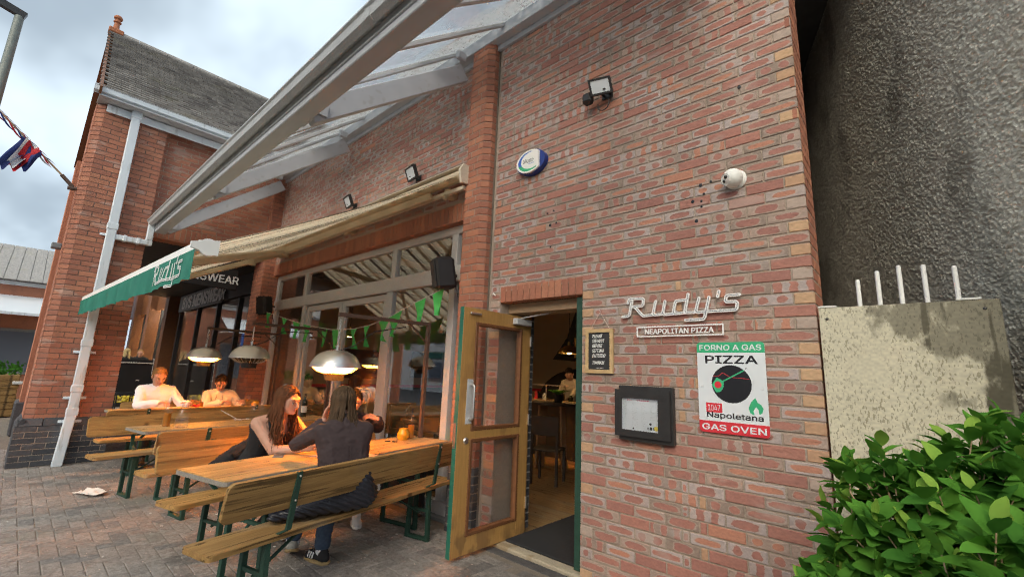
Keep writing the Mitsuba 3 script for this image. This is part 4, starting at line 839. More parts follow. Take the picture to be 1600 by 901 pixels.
# small fixings: plug holes and a pipe stub in the wall
holes = [(x, z) for x, z in ((-.62, 2.86), (-.55, 2.87), (-.60, 2.79), (-.68, 2.75), (-.62, 2.74), (-.62, 2.70), (-.66, 2.60), (-2.0, 2.95), (-1.93, 2.96), (-1.97, 2.83), (-1.90, 2.84), (-1.96, 2.62), (-.33, 3.52))]
part(FW, 'plug_hole', cat([lathe([(.001, .0015), (.006 + .004 * (i % 3 == 0), .0012), (.009 + .004 * (i % 3 == 0), -.0)], 9).apply_transform(on_wall(x, z, -.0015)) for i, (x, z) in enumerate(holes)]), 'sign_black', kind='stuff')
part(FW, 'cable_stub', tube([(-2.66, -.003, 2.235), (-2.645, -.03, 2.245), (-2.62, -.035, 2.245), (-2.60, -.03, 2.225)], .006, 6), 'white_plastic')
# speakers
def speaker(x, z, rz, label):
    s = thing('speaker', label, 'speaker', None); m = box(-.10, .10, -.12, .10, -.17, .17, .03); m.vertices[:, 0] *= 1 - .25 * (m.vertices[:, 1] + .12) / .22
    m = rot(rot(m, X_, 10), Z_, rz); part(s, 'cabinet', mov(m, x, -.16, z), 'black_plastic', smooth=30); g_ = mov(rot(rot(box(-.085, .085, -.131, -.119, -.15, .15, .01), X_, 10), Z_, rz), x, -.16, z); part(s, 'grille', g_, 'black_metal'); part(s, 'bracket', cat([bar((x, -.002, z), (x, -.11, z), .03, .03), tube([(x + .06, -.06, z - .1), (x + .09, -.05, z - .2), (x + .09, -.01, z - .3)], .006, 6)]), 'black_metal')
speaker(-3.24, 2.50, -25, 'black speaker at the top of the window beside the pier'); speaker(-8.32, 2.52, 25, 'black speaker at the arcade end of the windows')
# bunting
BN = thing('bunting', 'string of green triangular bunting flags across the windows', 'bunting')
bp = np.array([(-3.16, -.16, 2.36), (-3.45, -.17, 2.28), (-3.75, -.18, 2.205), (-4.2, -.19, 2.07), (-4.6, -.19, 2.0), (-5.0, -.19, 1.965), (-5.6, -.19, 1.98), (-6.2, -.19, 2.05), (-7.0, -.18, 2.17), (-7.7, -.17, 2.30), (-8.4, -.16, 2.42)])
part(BN, 'string', tube(bp, .004, 5), 'paper')
for i, (k, tw) in enumerate(((.25, .2), (1.25, .3), (2.42, .9), (2.9, 1.3), (4.0, .8), (4.75, 1.2), (5.6, .5), (6.2, 1.0), (7.1, .8), (7.6, .3), (8.3, 1.1), (9.4, .7))):
    a = np.array([np.interp(k, range(len(bp)), bp[:, j]) for j in range(3)]); b_ = np.array([np.interp(k + (.62 if k < 3 else .36), range(len(bp)), bp[:, j]) for j in range(3)])
    rows_, vs = 7, []
    for r_ in range(rows_):
        t = r_ / (rows_ - 1); w_ = 1 - t * (.95 if i % 3 else .8)
        for c_ in range(5):
            u = c_ / 4; p = a + (b_ - a) * (.5 + (u - .5) * w_); p = p + Z_ * (-.26 * t) + Y_ * (.03 * math.sin(u * 5 + i) * t + tw * .06 * t * (u - .3)) + X_ * (.05 * tw * t * math.sin(t * 3 + i)); vs.append(p)
    f = [];
    for r_ in range(rows_ - 1):
        for c_ in range(4): q = r_ * 5 + c_; f += [[q, q + 1, q + 6], [q, q + 6, q + 5]]
    part(BN, 'flag', tm(vs, f), 'bunting_green', smooth=True)
# ------------------------------------------------------------------ benches and tables
def local(o, yaw):
    a = math.radians(yaw); return frame_m(o, (math.cos(a), math.sin(a), 0), (-math.sin(a), math.cos(a), 0), Z_)
def plank_poly(x0, x1, y0, y1, r, seed):
    p = sbox(x0 + r, y0 + r, x1 - r, y1 - r).buffer(r, 3); return p
def rough_plank(poly, t, seed, amp=.0025):
    """Board with worn, slightly uneven arrises."""
    m = ext(poly, t); inn = ext(poly.buffer(-.006), t + .0035); m = cat([m, mov(inn, 0, 0, -.00175)]); return m
GRP_B = 'wooden benches with green folding legs'
def legframe(M, y, x0, x1, h, parent, back=False):
    """One folding trestle: two raked uprights, foot bar, tie and a diagonal brace."""
    xm = (x0 + x1) / 2; g = .012
    lg = part(parent, 'leg_frame', cat([xf(bar((x0 + .035, y, h), (x0 + .02, y, 0.0), .034, .034, up=Y_), M), xf(bar((x1 - .035, y, h), (x1 - .02, y, 0.0), .034, .034, up=Y_), M), xf(box(x0 + .02, x1 - .02, y - .02, y + .02, .004, .028), M), xf(box(x0 + .04, x1 - .04, y - .012, y + .012, h * .55, h * .55 + .022), M)]), 'green_steel')
    s = 1 if y < 1.1 else -1
    part(lg, 'brace', cat([xf(bar((xm, y, h * .5), (xm, y + s * .34, h - .012), .022, .01), M)]), 'green_steel'); part(lg, 'cleat', xf(box(x0 + .02, x1 - .02, y - .05, y + .05, h - .002, h + .02), M), 'pale_timber')
def bench(o, yaw, L, label, back=1, wood='bench_wood', seatw=.27, bx=0, legs=(.36, -.36), bgap=.04):
    """o: near left seat corner on the ground; back +1: backrest on the right, -1: on the left."""
    b = thing('bench', label, 'bench', GRP_B); M = local((o[0], o[1], 0), yaw); sw_ = seatw
    part(b, 'seat', xf(mov(rough_plank(plank_poly(0, sw_, 0, L, .03, 1), .03, 1), 0, 0, .43), M), wood)
    for y in (legs[0], L + legs[1]): legframe(M, y, .0, sw_, .43, b)
    e = sw_ + bgap if back > 0 else -bgap; sg = 1 if back > 0 else -1
    bb = mov(rough_plank(plank_poly(0, L, 0, .215, .035, 2), .026, 2), 0, 0, -.013); lean = math.radians(12)
    Mb = frame_m((e + sg * .01, 0, .625), (0, 1, 0), (sg * math.sin(lean), 0, math.cos(lean)), (sg * math.cos(lean) * 1.0, 0, -math.sin(lean)))
    if np.linalg.det(Mb[:3, :3]) < 0: Mb[:3, 2] *= -1
    part(b, 'backrest', xf(xf(bb, Mb), M), wood)
    for y in (legs[0] + .06, L + legs[1] - .06):
        c0 = np.array([e - sg * .14, y, .425]); c1 = np.array([e + sg * .022, y, .50]); c2 = np.array([e + sg * .068, y, .84])
        br_ = part(b, 'bracket', cat([xf(bar(c0, c1, .03, .012), M), xf(bar(c1, c2 + (c1 - c2) * -.0, .034, .016, up=X_), M)]), 'green_steel')
        part(br_, 'bolt', cat([xf(ico((c1 + (c2 - c1) * t + [sg * .012, 0, 0]), .007, 1), M) for t in (.5, .92)]), 'steel')
    return b, M
GRP_T = 'long wooden tables with green folding legs'
def table(o, yaw, L, W, label):
    t = thing('table', label, 'table', GRP_T); M = local((o[0], o[1], 0), yaw)
    tp = part(t, 'tabletop', xf(mov(rough_plank(plank_poly(0, W, 0, L, .03, 3), .03, 3), 0, 0, .741), M), 'table_wood')
    edge = plank_poly(0, W, 0, L, .03, 3); part(tp, 'edge_band', xf(ext(edge.buffer(.003).difference(edge.buffer(-.0008)), .026, np.array([[1, 0, 0, 0], [0, 1, 0, 0], [0, 0, 1, .743], [0, 0, 0, 1.]])), M), 'table_edge')
    for y in (.36, L - .36): legframe(M, y, .06, W - .06, .74, t)
    return t, M
b1r, M1R = bench((-2.75, -2.29), 13.6, 2.26, 'worn bench with backrest nearest the viewer, a woman in dark top sitting on it', 1, 'bench_wood_worn')
table((-3.31, -2.25), 13.5, 2.26, .575, 'wooden table nearest the viewer, with pink menus and a phone on it')
bench((-3.86, -2.22), 14.5, 2.26, 'pale bench where the long haired woman in a black top sits', -1, seatw=.28)
bench((-5.08, -2.17), 11, 2.2, 'empty bench with backrest on the right side of the middle table', 1, 'bench_wood')
table((-5.83, -2.18), 10, 2.2, .50, 'middle wooden table with an oil bottle and water carafe')
bench((-6.24, -2.41), 10, 2.2, 'empty bench on the left side of the middle table', -1)
bench((-7.44, -2.24), 7, 2.2, 'bench on the right side of the farthest table', 1)
table((-8.02, -2.12), 6, 2.1, .50, 'farthest wooden table, where a man and a woman are eating')
bench((-8.34, -1.90), 5, 1.95, 'bench against the brick column where the eating man sits', -1, seatw=.25, bgap=.02)
# ------------------------------------------------------------------ patio heaters on gallows posts
def heater(px_, py_, ax, lampx, lampy, zr, label, lit, R=.225, zarm=1.98):
    g = thing('heater_stand', label[1], 'heater stand', 'brown steel posts carrying the heaters')
    part(g, 'post', box(px_ - .02, px_ + .02, py_ - .02, py_ + .02, .0, zarm + .02, .002), 'dark_steel'); part(g, 'arm', bar((px_, py_, zarm), (lampx, lampy - .02, zarm - .02), .035, .035), 'dark_steel'); part(g, 'brace', tube([(px_, py_, zarm - .22), (px_ + (lampx - px_) * .25, py_ + (lampy - py_) * .25, zarm - .01)], .009, 6), 'dark_steel'); part(g, 'foot_plate', box(px_ - .06, px_ + .06, py_ - .05, py_ + .05, .001, .012), 'dark_steel')
    h = thing('heater', label[0], 'patio heater', 'dome shaped hanging heaters'); c = (lampx, lampy, zr)
    part(h, 'dome', lathe([(R, 0), (R * .985, .012), (R * .93, .045), (R * .80, .095), (R * .62, .128), (R * .42, .146), (R * .40, .150), (R * .24, .156), (.001, .158), (R * .23, .150), (R * .41, .140), (R * .60, .122), (R * .78, .090), (R * .91, .042), (R * .965, .010), (R * .985, .001)], 40, c), 'steel', smooth=35)
    part(h, 'hook', cat([lathe([(.012, .155), (.012, .185), (.02, .187), (.02, .20), (.001, .201)], 10, c)]), 'steel')
    ch = [];
    for k in range(int((zarm - .04 - zr - .20) / .03)):
        zc = zr + .205 + .03 * k; a = np.linspace(0, 2 * np.pi, 9); u = X_ if k % 2 else Y_; ch.append(tube([np.array([lampx, lampy, zc + .014]) + .009 * math.cos(t) * u + .019 * math.sin(t) * Z_ for t in a], .003, 5, cap=False))
    part(h, 'chain', cat(ch), 'steel', kind='stuff'); part(h, 'cable', tube([(lampx + .04, lampy, zr + .155), (lampx + .10, lampy + .10, zr + .20), (lampx + (px_ - lampx) * .15 + .03, lampy + .35, zr + .36), (px_, py_ - .3, zarm - .06)], .006, 6), 'black_plastic', smooth=True)
    k_ = part(h, 'bottom_cup', lathe([(R * .40, -.055), (R * .34, -.115), (.001, -.118), (.001, -.05), (R * .40, -.055)], 24, c), 'black_metal', smooth=30)
    ribs = [tube([(lampx + R * .9 * math.cos(a), lampy + R * .9 * math.sin(a), zr + .004), (lampx + R * .66 * math.cos(a), lampy + R * .66 * math.sin(a), zr - .040), (lampx + R * .40 * math.cos(a), lampy + R * .38 * math.sin(a), zr - .058)], .0036, 5) for a in np.linspace(0, 2 * np.pi, 24, endpoint=False)]
    part(h, 'guard', cat(ribs), 'steel', kind='stuff')
    el = lathe([(R * .43, -.046), (R * .60, -.030), (R * .78, -.004), (R * .76, .004), (R * .59, -.02), (R * .42, -.036), (R * .43, -.046)], 36, c)
    k2 = key_for(h + '__element')
    if lit: scene[k2] = emit(el, [v * lit for v in LAMP_ORANGE]); labels[k2] = {'label': 'glowing orange heating element'}
    else: scene[k2] = mikit.ply(el, 'black_metal')
    rf = lathe([(.03, .03), (R * .5, .045), (R * .75, .06), (R * .8, .066)], 30, c); part(h, 'reflector', rf, 'steel', smooth=True)
heater(-3.60, -.05, -1, -3.56, -1.10, 1.47, ('steel dome heater glowing orange over the nearest table', 'brown gallows post at the far end of the nearest table'), 17.0)
heater(-5.80, -.05, -1, -5.62, -1.16, 1.535, ('unlit steel dome heater hanging over the middle table', 'brown gallows post at the far end of the middle table'), 0)
heater(-7.75, -.05, -1, -7.30, -1.22, 1.525, ('steel dome heater glowing orange over the farthest table', 'brown gallows post at the far end of the farthest table'), 14.0)
# ------------------------------------------------------------------ inside the restaurant
struct('restaurant_floor', box(-9.4, -.3, .36, 7.2, -.06, .022), 'floor_boards')
RM = thing('dining_room', 'dim restaurant room with cream walls, dark red dado line and timber ceiling', 'room')
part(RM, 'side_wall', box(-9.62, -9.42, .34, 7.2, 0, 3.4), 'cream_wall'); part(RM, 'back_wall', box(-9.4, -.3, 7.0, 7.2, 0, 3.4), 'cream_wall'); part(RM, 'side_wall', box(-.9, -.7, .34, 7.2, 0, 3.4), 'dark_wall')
part(RM, 'dado_rail', cat([box(-9.42, -9.40, .36, 7.0, 1.02, 1.09)]), 'sign_red'); part(RM, 'dado_panel', box(-9.419, -9.405, .36, 7.0, .03, 1.02), 'dark_wall')
part(RM, 'dado_rail', box(-9.4, -4.9, 6.98, 6.998, 1.02, 1.09), 'sign_red'); part(RM, 'ceiling', box(-9.6, -.5, .34, 7.2, 3.42, 3.5), 'pale_timber')
for x in (-8.2, -6.8, -5.4, -4.0, -2.6): part(RM, 'ceiling_beam', box(x - .09, x + .09, .34, 7.0, 3.2, 3.42), 'dark_wall')
part(RM, 'reveal', box(-2.62, -2.563, .425, .54, .0, 2.15), 'mortar_white')
lay(scene and RM + '__reveal', [(a, b_, Z0 + .075 * n + .008, Z0 + .075 * n + .068, 'brick_blue') for n in range(0, 28) for a, b_ in course(.43, .535, .43 + (.1125 if n % 2 else 0))], (-2.556, 0, 0), Y_, Z_, X_, most=0)
KC = thing('kitchen_counter', 'dark kitchen counter with a pale top and glass shelf', 'counter')
part(KC, 'body', box(-6.2, -2.6, 3.7, 4.2, .03, .98), 'dark_wall'); part(KC, 'top', box(-6.25, -2.55, 3.62, 4.25, .981, 1.02, .006), 'pale_timber'); part(KC, 'shelf', box(-6.2, -2.6, 3.72, 3.95, 1.285, 1.30), 'steel')
for x in (-6.1, -4.9, -3.7, -2.7): part(KC, 'shelf_post', tube([(x, 3.83, 1.02), (x, 3.83, 1.285)], .012, 8), 'steel')
rk = np.random.default_rng(3)
for k in range(16):
    x = -5.9 + .2 * k; h = rk.uniform(.07, .2); r_ = rk.uniform(.03, .05); single('jar', lathe([(.001, 0), (r_, 0), (r_, h * .7), (r_ * .5, h * .85), (r_ * .55, h), (.001, h)], 12, (x, 3.78 if k % 3 else 4.1, 1.021)), ('sign_white', 'orange_glass', 'black_plastic', 'bottle_dark', 'sign_red')[k % 5], ('white', 'orange', 'black', 'dark green', 'red')[k % 5] + ' jar on the kitchen counter, ' + ('first second third fourth fifth sixth seventh eighth ninth tenth eleventh twelfth thirteenth fourteenth fifteenth sixteenth'.split()[k]) + ' from the left', 'jar', 'jars along the kitchen counter', smooth=40)
OV = thing('oven_hood', 'dark oven hood with brass pipes behind the kitchen counter', 'hood')
part(OV, 'hood', ext(Polygon([(-.9, 0), (.9, 0), (.5, .5), (.2, 1.3), (-.2, 1.3), (-.5, .5)]), .9, frame_m((-5.1, 6.4, 1.85), X_, Z_, -Y_)), 'black_metal')
for x, z0, z1 in ((-4.55, 2.05, 2.8), (-4.75, 1.85, 2.25), (-4.65, 1.9, 2.2)): part(OV, 'pipe', tube([(x, 4.6, z0), (x, 4.6, z1)], .035, 14), 'brass', smooth=40)
part(OV, 'oven', ico((-5.4, 5.8, .9), (1.0, .9, .75), 3), 'black_metal', smooth=True)
TB = thing('round_table', 'table with pale panel legs inside the doorway', 'table')
part(TB, 'tabletop', mov(ext(Point(0, 0).buffer(.42, 24), .035), -4.0, 2.9, 1.02), 'dark_wall'); part(TB, 'leg', bar((-4.25, 2.85, .03), (-4.2, 2.85, 1.02), .22, .03), 'pale_timber'); part(TB, 'leg', bar((-3.8, 2.9, .03), (-3.85, 2.9, 1.02), .12, .03), 'pale_timber')
PLV = thing('potted_plant', 'dark leafy plant in a pot on the table inside the doorway', 'plant')
part(PLV, 'pot', lathe([(.001, 0), (.06, 0), (.08, .12), (.001, .12)], 14, (-3.9, 2.85, 1.056)), 'black_plastic', smooth=40)
for k in range(11):
    v, f = leaf_mesh(.20, .09, .2, .4, .2); a = k * 2.4; d = np.array([math.cos(a) * .7, math.sin(a) * .7, .7]); d /= np.linalg.norm(d); s_ = np.cross(d, Z_); s_ /= np.linalg.norm(s_); n_ = np.cross(s_, d); part(PLV, 'leaf', tm(np.array([-3.9, 2.85, 1.16]) + v[:, :1] * s_ + v[:, 1:2] * d + v[:, 2:] * n_, f), 'leaf_a', smooth=True)
def dining_chair(x, y, rz, label):
    c = thing('dining_chair', label, 'chair', 'dark wooden chairs inside the restaurant'); M = local((x, y, 0), rz)
    part(c, 'seat', xf(box(-.2, .2, -.2, .2, .45, .48, .01), M), 'dark_wall'); part(c, 'backrest', xf(box(-.2, .2, .19, .215, .66, .92, .01), M), 'dark_wall')
    for a, b_, h in ((-.18, -.18, .45), (.18, -.18, .45), (-.18, .2, .92), (.18, .2, .92)): part(c, 'leg', xf(bar((a, b_, .023), (a, b_, h), .035, .035, up=Y_), M), 'dark_wall')
dining_chair(-3.55, 2.15, 200, 'dark chair just inside the open doorway'); dining_chair(-4.6, 2.3, 160, 'dark chair further inside the open doorway')
def dining_table(x, y, label):
    t = thing('dining_table', label, 'table', 'dark tables behind the shop windows'); part(t, 'tabletop', box(x - .4, x + .4, y - .35, y + .35, .72, .75, .008), 'dark_wall'); part(t, 'pedestal', tube([(x, y, .03), (x, y, .72)], .035, 10), 'black_metal'); part(t, 'base', lathe([(.001, .05), (.22, .04), (.24, .023)], 20, (x, y, 0)), 'black_metal')
dining_table(-7.75, .95, 'dark table between the seated diners behind the window'); dining_table(-5.0, 1.3, 'dark table behind the right hand window'); dining_table(-4.3, .85, 'dark table close behind the right hand window pane')
for x, y, r, l in ((-4.9, 2.1, 10, 'dark chair behind the right hand window'), (-5.6, 1.2, 100, 'dark chair beside the table behind the right hand window')): dining_chair(x, y, r, l)
single('cardboard_box', box(-3.62, -3.20, .22, .45, .70, 1.12, .004), 'cardboard', 'brown cardboard box standing inside the window by the pier', 'box')
single('window_ledge', box(-3.7, -3.1, .18, .5, .62, .699, .004), 'dark_wall', 'dark ledge inside the window under the cardboard box', 'ledge')
LB = thing('price_label', 'lime green and black printed label inside the window by the pier', 'label'); part(LB, 'card', box(-3.36, -3.14, .172, .176, .76, .86), 'lime_label'); part(LB, 'black_band', box(-3.36, -3.14, .17, .176, .861, .92), 'sign_black'); part(LB, 'print', cat([box(-3.34, -3.2, .1705, .172, .84, .845), box(-3.34, -3.24, .1705, .172, .825, .83), box(-3.17, -3.15, .1705, .172, .775, .80)]), 'sign_black')
LS = thing('low_panel', 'dark panel with white letters leaning under the window', 'sign'); part(LS, 'panel', box(-4.35, -3.55, -.0, .03, .06, .62, .004), 'black_plastic'); part(LS, 'lettering', ctext('LS', .13, -3.98, .47, -.001, bold=True, depth=.003), 'white_paint')
# shelf units and pictures on the inner walls
for k, (y, z) in enumerate(((2.4, 1.55), (4.4, 1.6))): single('picture', box(-9.40, -9.375, y - .5, y + .5, z - .32, z + .35, .005), 'sign_black', 'dark framed picture on the cream wall behind the ' + ('nearer tables' if k == 0 else 'farther tables'), 'picture')
HP = thing('hanging_plant', 'trailing plant in a pot hanging inside behind the right window', 'plant'); hp = np.array([-5.4, 1.9, 2.15])
part(HP, 'pot', lathe([(.001, 0), (.09, 0), (.12, .16), (.001, .16)], 14, hp), 'terracotta', smooth=40); part(HP, 'cord', tube([hp + [0, 0, .16], hp + [0, 0, 1.2]], .006, 5), 'black_plastic')
for k in range(16):
    v, f = leaf_mesh(.26, .07, .2, .9, .3); a = k * 2.4; d = np.array([math.cos(a), math.sin(a), .6 - .05 * k]); d /= np.linalg.norm(d); s_ = np.cross(d, Z_); s_ /= np.linalg.norm(s_); n_ = np.cross(s_, d); part(HP, 'leaf', tm(hp + [0, 0, .16] + v[:, :1] * s_ + v[:, 1:2] * d + v[:, 2:] * n_, f), 'leaf_a', smooth=True)
# lamps inside
def lamp_of(h, name, mesh, rad, lab):
    k = key_for(h + '__' + name); scene[k] = emit(mesh, rad); labels[k] = {'label': lab}
def pendant(x, y, z, rad, label, R=.19, shade='brass'):
    h = thing('pendant_lamp', label, 'pendant lamp', 'pendant lamps inside the restaurant'); part(h, 'shade', lathe([(R, 0), (R * .92, .05), (R * .6, .11), (.03, .14), (.025, .2), (.001, .2), (.02, .13), (R * .57, .10), (R * .89, .045), (R * .97, 0)], 28, (x, y, z)), shade, smooth=40); part(h, 'cord', tube([(x, y, z + .2), (x, y, 3.4)], .006, 5), 'black_plastic'); lamp_of(h, 'bulb', ico((x, y, z + .035), .045, 2), rad, 'lit warm bulb')
WARM = np.array([1.0, .62, .25])
pendant(-4.05, 3.35, 1.86, WARM * 26, 'brass pendant lamp over the kitchen counter, seen in the doorway'); pendant(-5.6, 3.4, 1.9, WARM * 12, 'brass pendant lamp over the counter, left of the doorway view'); pendant(-7.7, 1.2, 2.05, WARM * 10, 'small pendant lamp over the diners behind the window', .12)
pendant(-4.9, 1.9, 2.95, WARM * 40, 'bare bulb lamp lighting the timber ceiling behind the window', .05, 'black_metal'); pendant(-7.2, 3.6, 2.9, WARM * 10, 'bulb lamp high under the ceiling at the back', .05, 'black_metal')
# ------------------------------------------------------------------ arcade and its shops
struct('arcade_floor', box(-26, -8.7, -2.4, .25, -.05, .012), 'paver')
AC = thing('arcade_shopfront', 'dark framed menswear shopfront in the shade of the arcade', 'shop')
part(AC, 'wall', box(-17.4, -9.1, .45, .75, 0, 3.5), 'dark_wall'); part(AC, 'ceiling', box(-17.6, -8.87, -2.4, .45, 3.47, 3.6), 'dark_wall')
part(AC, 'fascia', box(-16.6, -9.2, .16, .30, 2.98, 3.46), 'black_plastic'); SB = part(AC, 'sign_board', box(-16.4, -12.2, .11, .155, 2.92, 3.40, .01), 'lead_grey', label='grey sign board with block capitals')
Mx = frame_m((-16.0, .108, 2.99), X_, Z_, -Y_); part(SB, 'lettering', text('BVS MENSWEAR', .33, Mx, .01, True, sx=1.12, shear=.15)[0], 'white_paint')
for x in (-16.4, -14.4, -12.6, -11.0, -9.35): part(AC, 'mullion', box(x - .05, x + .05, .16, .26, .02, 2.95), 'black_metal')
for a, b_ in ((-16.35, -14.45), (-14.35, -12.65), (-12.55, -11.05), (-10.95, -9.40)): part(AC, 'glass', tm([(a, .21, .3), (b_, .21, .3), (b_, .21, 2.95), (a, .21, 2.95)], [[0, 1, 2], [0, 2, 3]]), 'pane')
part(AC, 'stall_riser', box(-16.4, -9.3, .15, .27, .02, .30), 'black_metal'); part(AC, 'grille', cat([box(x - .008, x + .008, .27, .28, .3, 1.9) for x in np.arange(-12.5, -9.4, .09)] + [box(-12.5, -9.4, .281, .29, z, z + .012) for z in np.arange(.35, 1.9, .11)]), 'black_metal', kind='stuff')
HS = thing('hanging_sign', 'dark hanging board with white block capitals under the arcade lintel', 'sign'); part(HS, 'board', box(-8.98, -8.93, -1.62, -.50, 2.80, 3.18, .01), 'black_plastic')
part(HS, 'lettering', text('MENSWEAR', .135, frame_m((-8.927, -1.50, 2.91), Y_, Z_, X_), .006, True, sx=.95)[0], 'white_paint'); [part(HS, 'rod', tube([(-8.955, y, 3.18), (-8.955, y, 3.48)], .01, 6), 'black_metal') for y in (-1.4, -.7)]
LSH = thing('lit_shop', 'shop with timber posts and golden lights at the far end of the arcade', 'shop')
part(LSH, 'back_wall', box(-30, -17.3, 1.6, 1.8, 0, 5), 'dark_wall'); part(LSH, 'fascia', box(-26, -17.5, .15, .3, 3.2, 4.6), 'dark_timber')
for x in (-17.3, -20.2, -23.2): part(LSH, 'timber_post', box(x - .22, x + .22, -.05, .35, .0, 4.6), 'dark_timber')
for x in (-18.3, -19.3, -21.3, -22.3): part(LSH, 'mullion', box(x - .05, x + .05, .18, .26, 0, 3.2), 'black_metal')
for a, b_ in ((-20.0, -17.5), (-23.0, -20.4)): part(LSH, 'glass', tm([(a, .22, .3), (b_, .22, .3), (b_, .22, 3.2), (a, .22, 3.2)], [[0, 1, 2], [0, 2, 3]]), 'pane')
ra = np.random.default_rng(12)
k = key_for(LSH + '__fairy_lights'); scene[k] = emit(cat([ico((ra.uniform(-24, -17.6), ra.uniform(.5, 1.5), ra.uniform(1.2, 2.9)), .035, 1) for _ in range(90)]), WARM * 9); labels[k] = {'label': 'strings of golden lights', 'kind': 'stuff'}
k = key_for(LSH + '__strip_light'); scene[k] = emit(cat([box(-20.0, -17.6, .38, .42, 3.05, 3.09), box(-20.0, -17.6, .38, .42, 3.9, 3.94)]), np.array([1, .93, .75]) * 6); labels[k] = {'label': 'white strip light'}
BR = thing('cafe_barrier', 'black canvas barrier with two white rails in the arcade', 'barrier'); part(BR, 'canvas', box(-18.02, -17.98, -1.3, .0, .34, 1.45), 'black_plastic')
for z in (.80, 1.34): part(BR, 'rail', tube([(-17.96, -1.32, z), (-17.96, .02, z)], .014, 8), 'white_plastic')
for y in (-1.3, .0): part(BR, 'post', tube([(-18, y, .012), (-18, y, 1.5)], .02, 8), 'steel')
YS = thing('yellow_planter', 'low trough of yellow flowers at the foot of the arcade barrier', 'planter'); part(YS, 'trough', box(-17.9, -17.7, -1.4, .3, .012, .14), 'black_plastic')
part(YS, 'flowers', cat([ico((ra.uniform(-17.9, -17.7), ra.uniform(-1.4, .3), ra.uniform(.15, .32)), ra.uniform(.02, .05), 1) for _ in range(260)]), 'yellow_paper', kind='stuff')
for y in (-.75, -.2): 
    cch = thing('arcade_chair', 'black round backed chair in the arcade beside the ' + ('barrier' if y < -.5 else 'shop door'), 'chair'); part(cch, 'seat', box(-16.9, -16.5, y - .2, y + .2, .45, .5, .02), 'black_plastic'); part(cch, 'backrest', ext(Point(0, 0).buffer(.24, 14), .03, frame_m((-16.95, y, .78), Y_, Z_, X_)), 'black_plastic')
    for a, b_ in ((-16.85, y - .17), (-16.85, y + .17), (-16.55, y - .17), (-16.55, y + .17)): part(cch, 'leg', tube([(a, b_, .012), (a, b_, .45)], .015, 6), 'black_metal')
# ------------------------------------------------------------------ far end of the street on the left
PB = thing('far_building', 'low building with tiled roof beyond the brick wing', 'building')
part(PB, 'wall', box(-27, -22, -9.0, -1.4, 0, 3.85), 'brick_red'); part(PB, 'fascia', box(-21.98, -21.85, -9.0, -1.4, 3.74, 3.86), 'pipe_white'); part(PB, 'roof', tm([(-21.6, -9, 3.85), (-21.6, -1.2, 3.85), (-25.2, -1.2, 5.55), (-25.2, -9, 5.55), (-29, -9, 3.85), (-29, -1.2, 3.85)], [[0, 1, 2], [0, 2, 3], [3, 2, 5], [3, 5, 4]]), 'roof_tile')
rt = []
for r_ in range(22):
    a = r_ / 22; p = np.array([-21.6 - 3.6 * a, 0, 3.87 + 1.7 * a]); 
    for y in np.arange(-5.2, -1.3, .3): rt.append(xf(box(-.01, .19, 0, .285, .0, .03), frame_m((p[0], y, p[2]), np.array([-.904, 0, .427]), Y_, np.array([.427, 0, .904]))))
part(PB, 'tiling', cat(rt), 'roof_tile', kind='stuff')
part(PB, 'lean_to_glass', tm([(-20.6, -6, 2.75), (-20.6, -2.3, 2.75), (-21.98, -2.3, 3.4), (-21.98, -6, 3.4)], [[0, 1, 2], [0, 2, 3]]), 'sign_white'); part(PB, 'lean_to_rail', cat([box(-20.62, -20.54, -6, -2.3, 2.68, 2.76), box(-21.98, -20.6, -2.36, -2.28, 2.70, 2.76)]), 'pipe_white'); part(PB, 'window', box(-21.99, -21.95, -3.6, -2.45, .8, 2.3), 'lead_grey'); part(PB, 'window_pane', box(-21.949, -21.94, -3.5, -2.55, .9, 2.2), 'neon_grey')
single('blue_sign', box(-19.4, -19.34, -2.62, -2.42, 1.55, 2.6, .02), 'logo_blue', 'tall narrow blue sign beyond the wing', 'sign'); single('street_sign', box(-14.0, -13.94, -2.76, -2.55, 2.6, 3.2, .02), 'lead_grey', 'small grey box sign fixed beyond the far pilaster', 'sign')
PT = thing('wooden_planter', 'tall planter of stacked timbers with a clipped hedge beyond the wing', 'planter')
for k in range(6): part(PT, 'timber', box(-16.9, -15.6, -4.2, -2.86 - .012 * (k % 2), .02 + .16 * k, .17 + .16 * k, .012), 'bench_wood_worn')
part(PT, 'hedge', cat([tm(np.array([-16.25 + ra.uniform(-.6, .6), -3.5 + ra.uniform(-.68, .62), 1.05 + ra.uniform(-.12, .2)]) + v @ trimesh.transformations.random_rotation_matrix(ra.random(3))[:3, :3].T, f) for v, f in [leaf_mesh(.10, .05, .2, .3, .1)] * 420]), 'leaf_c', kind='stuff'); part(PT, 'ledge', box(-15.59, -15.3, -2.98, -2.82, .78, .83), 'white_plastic')
LP = thing('lamp_post', 'grey street lamp post reaching over the pavement at upper left', 'lamp post'); part(LP, 'post', tube([(-10.8, -4.0, 0), (-10.8, -4.0, 3), (-10.8, -4.0, 7.32)], [.09, .075, .06], 14), 'green_grey', smooth=40); part(LP, 'arm', bar((-10.8, -3.93, 7.36), (-10.8, -5.4, 7.75), .10, .12), 'black_metal'); part(LP, 'lantern', box(-10.92, -10.68, -6.1, -5.4, 7.70, 7.82, .03), 'black_metal')
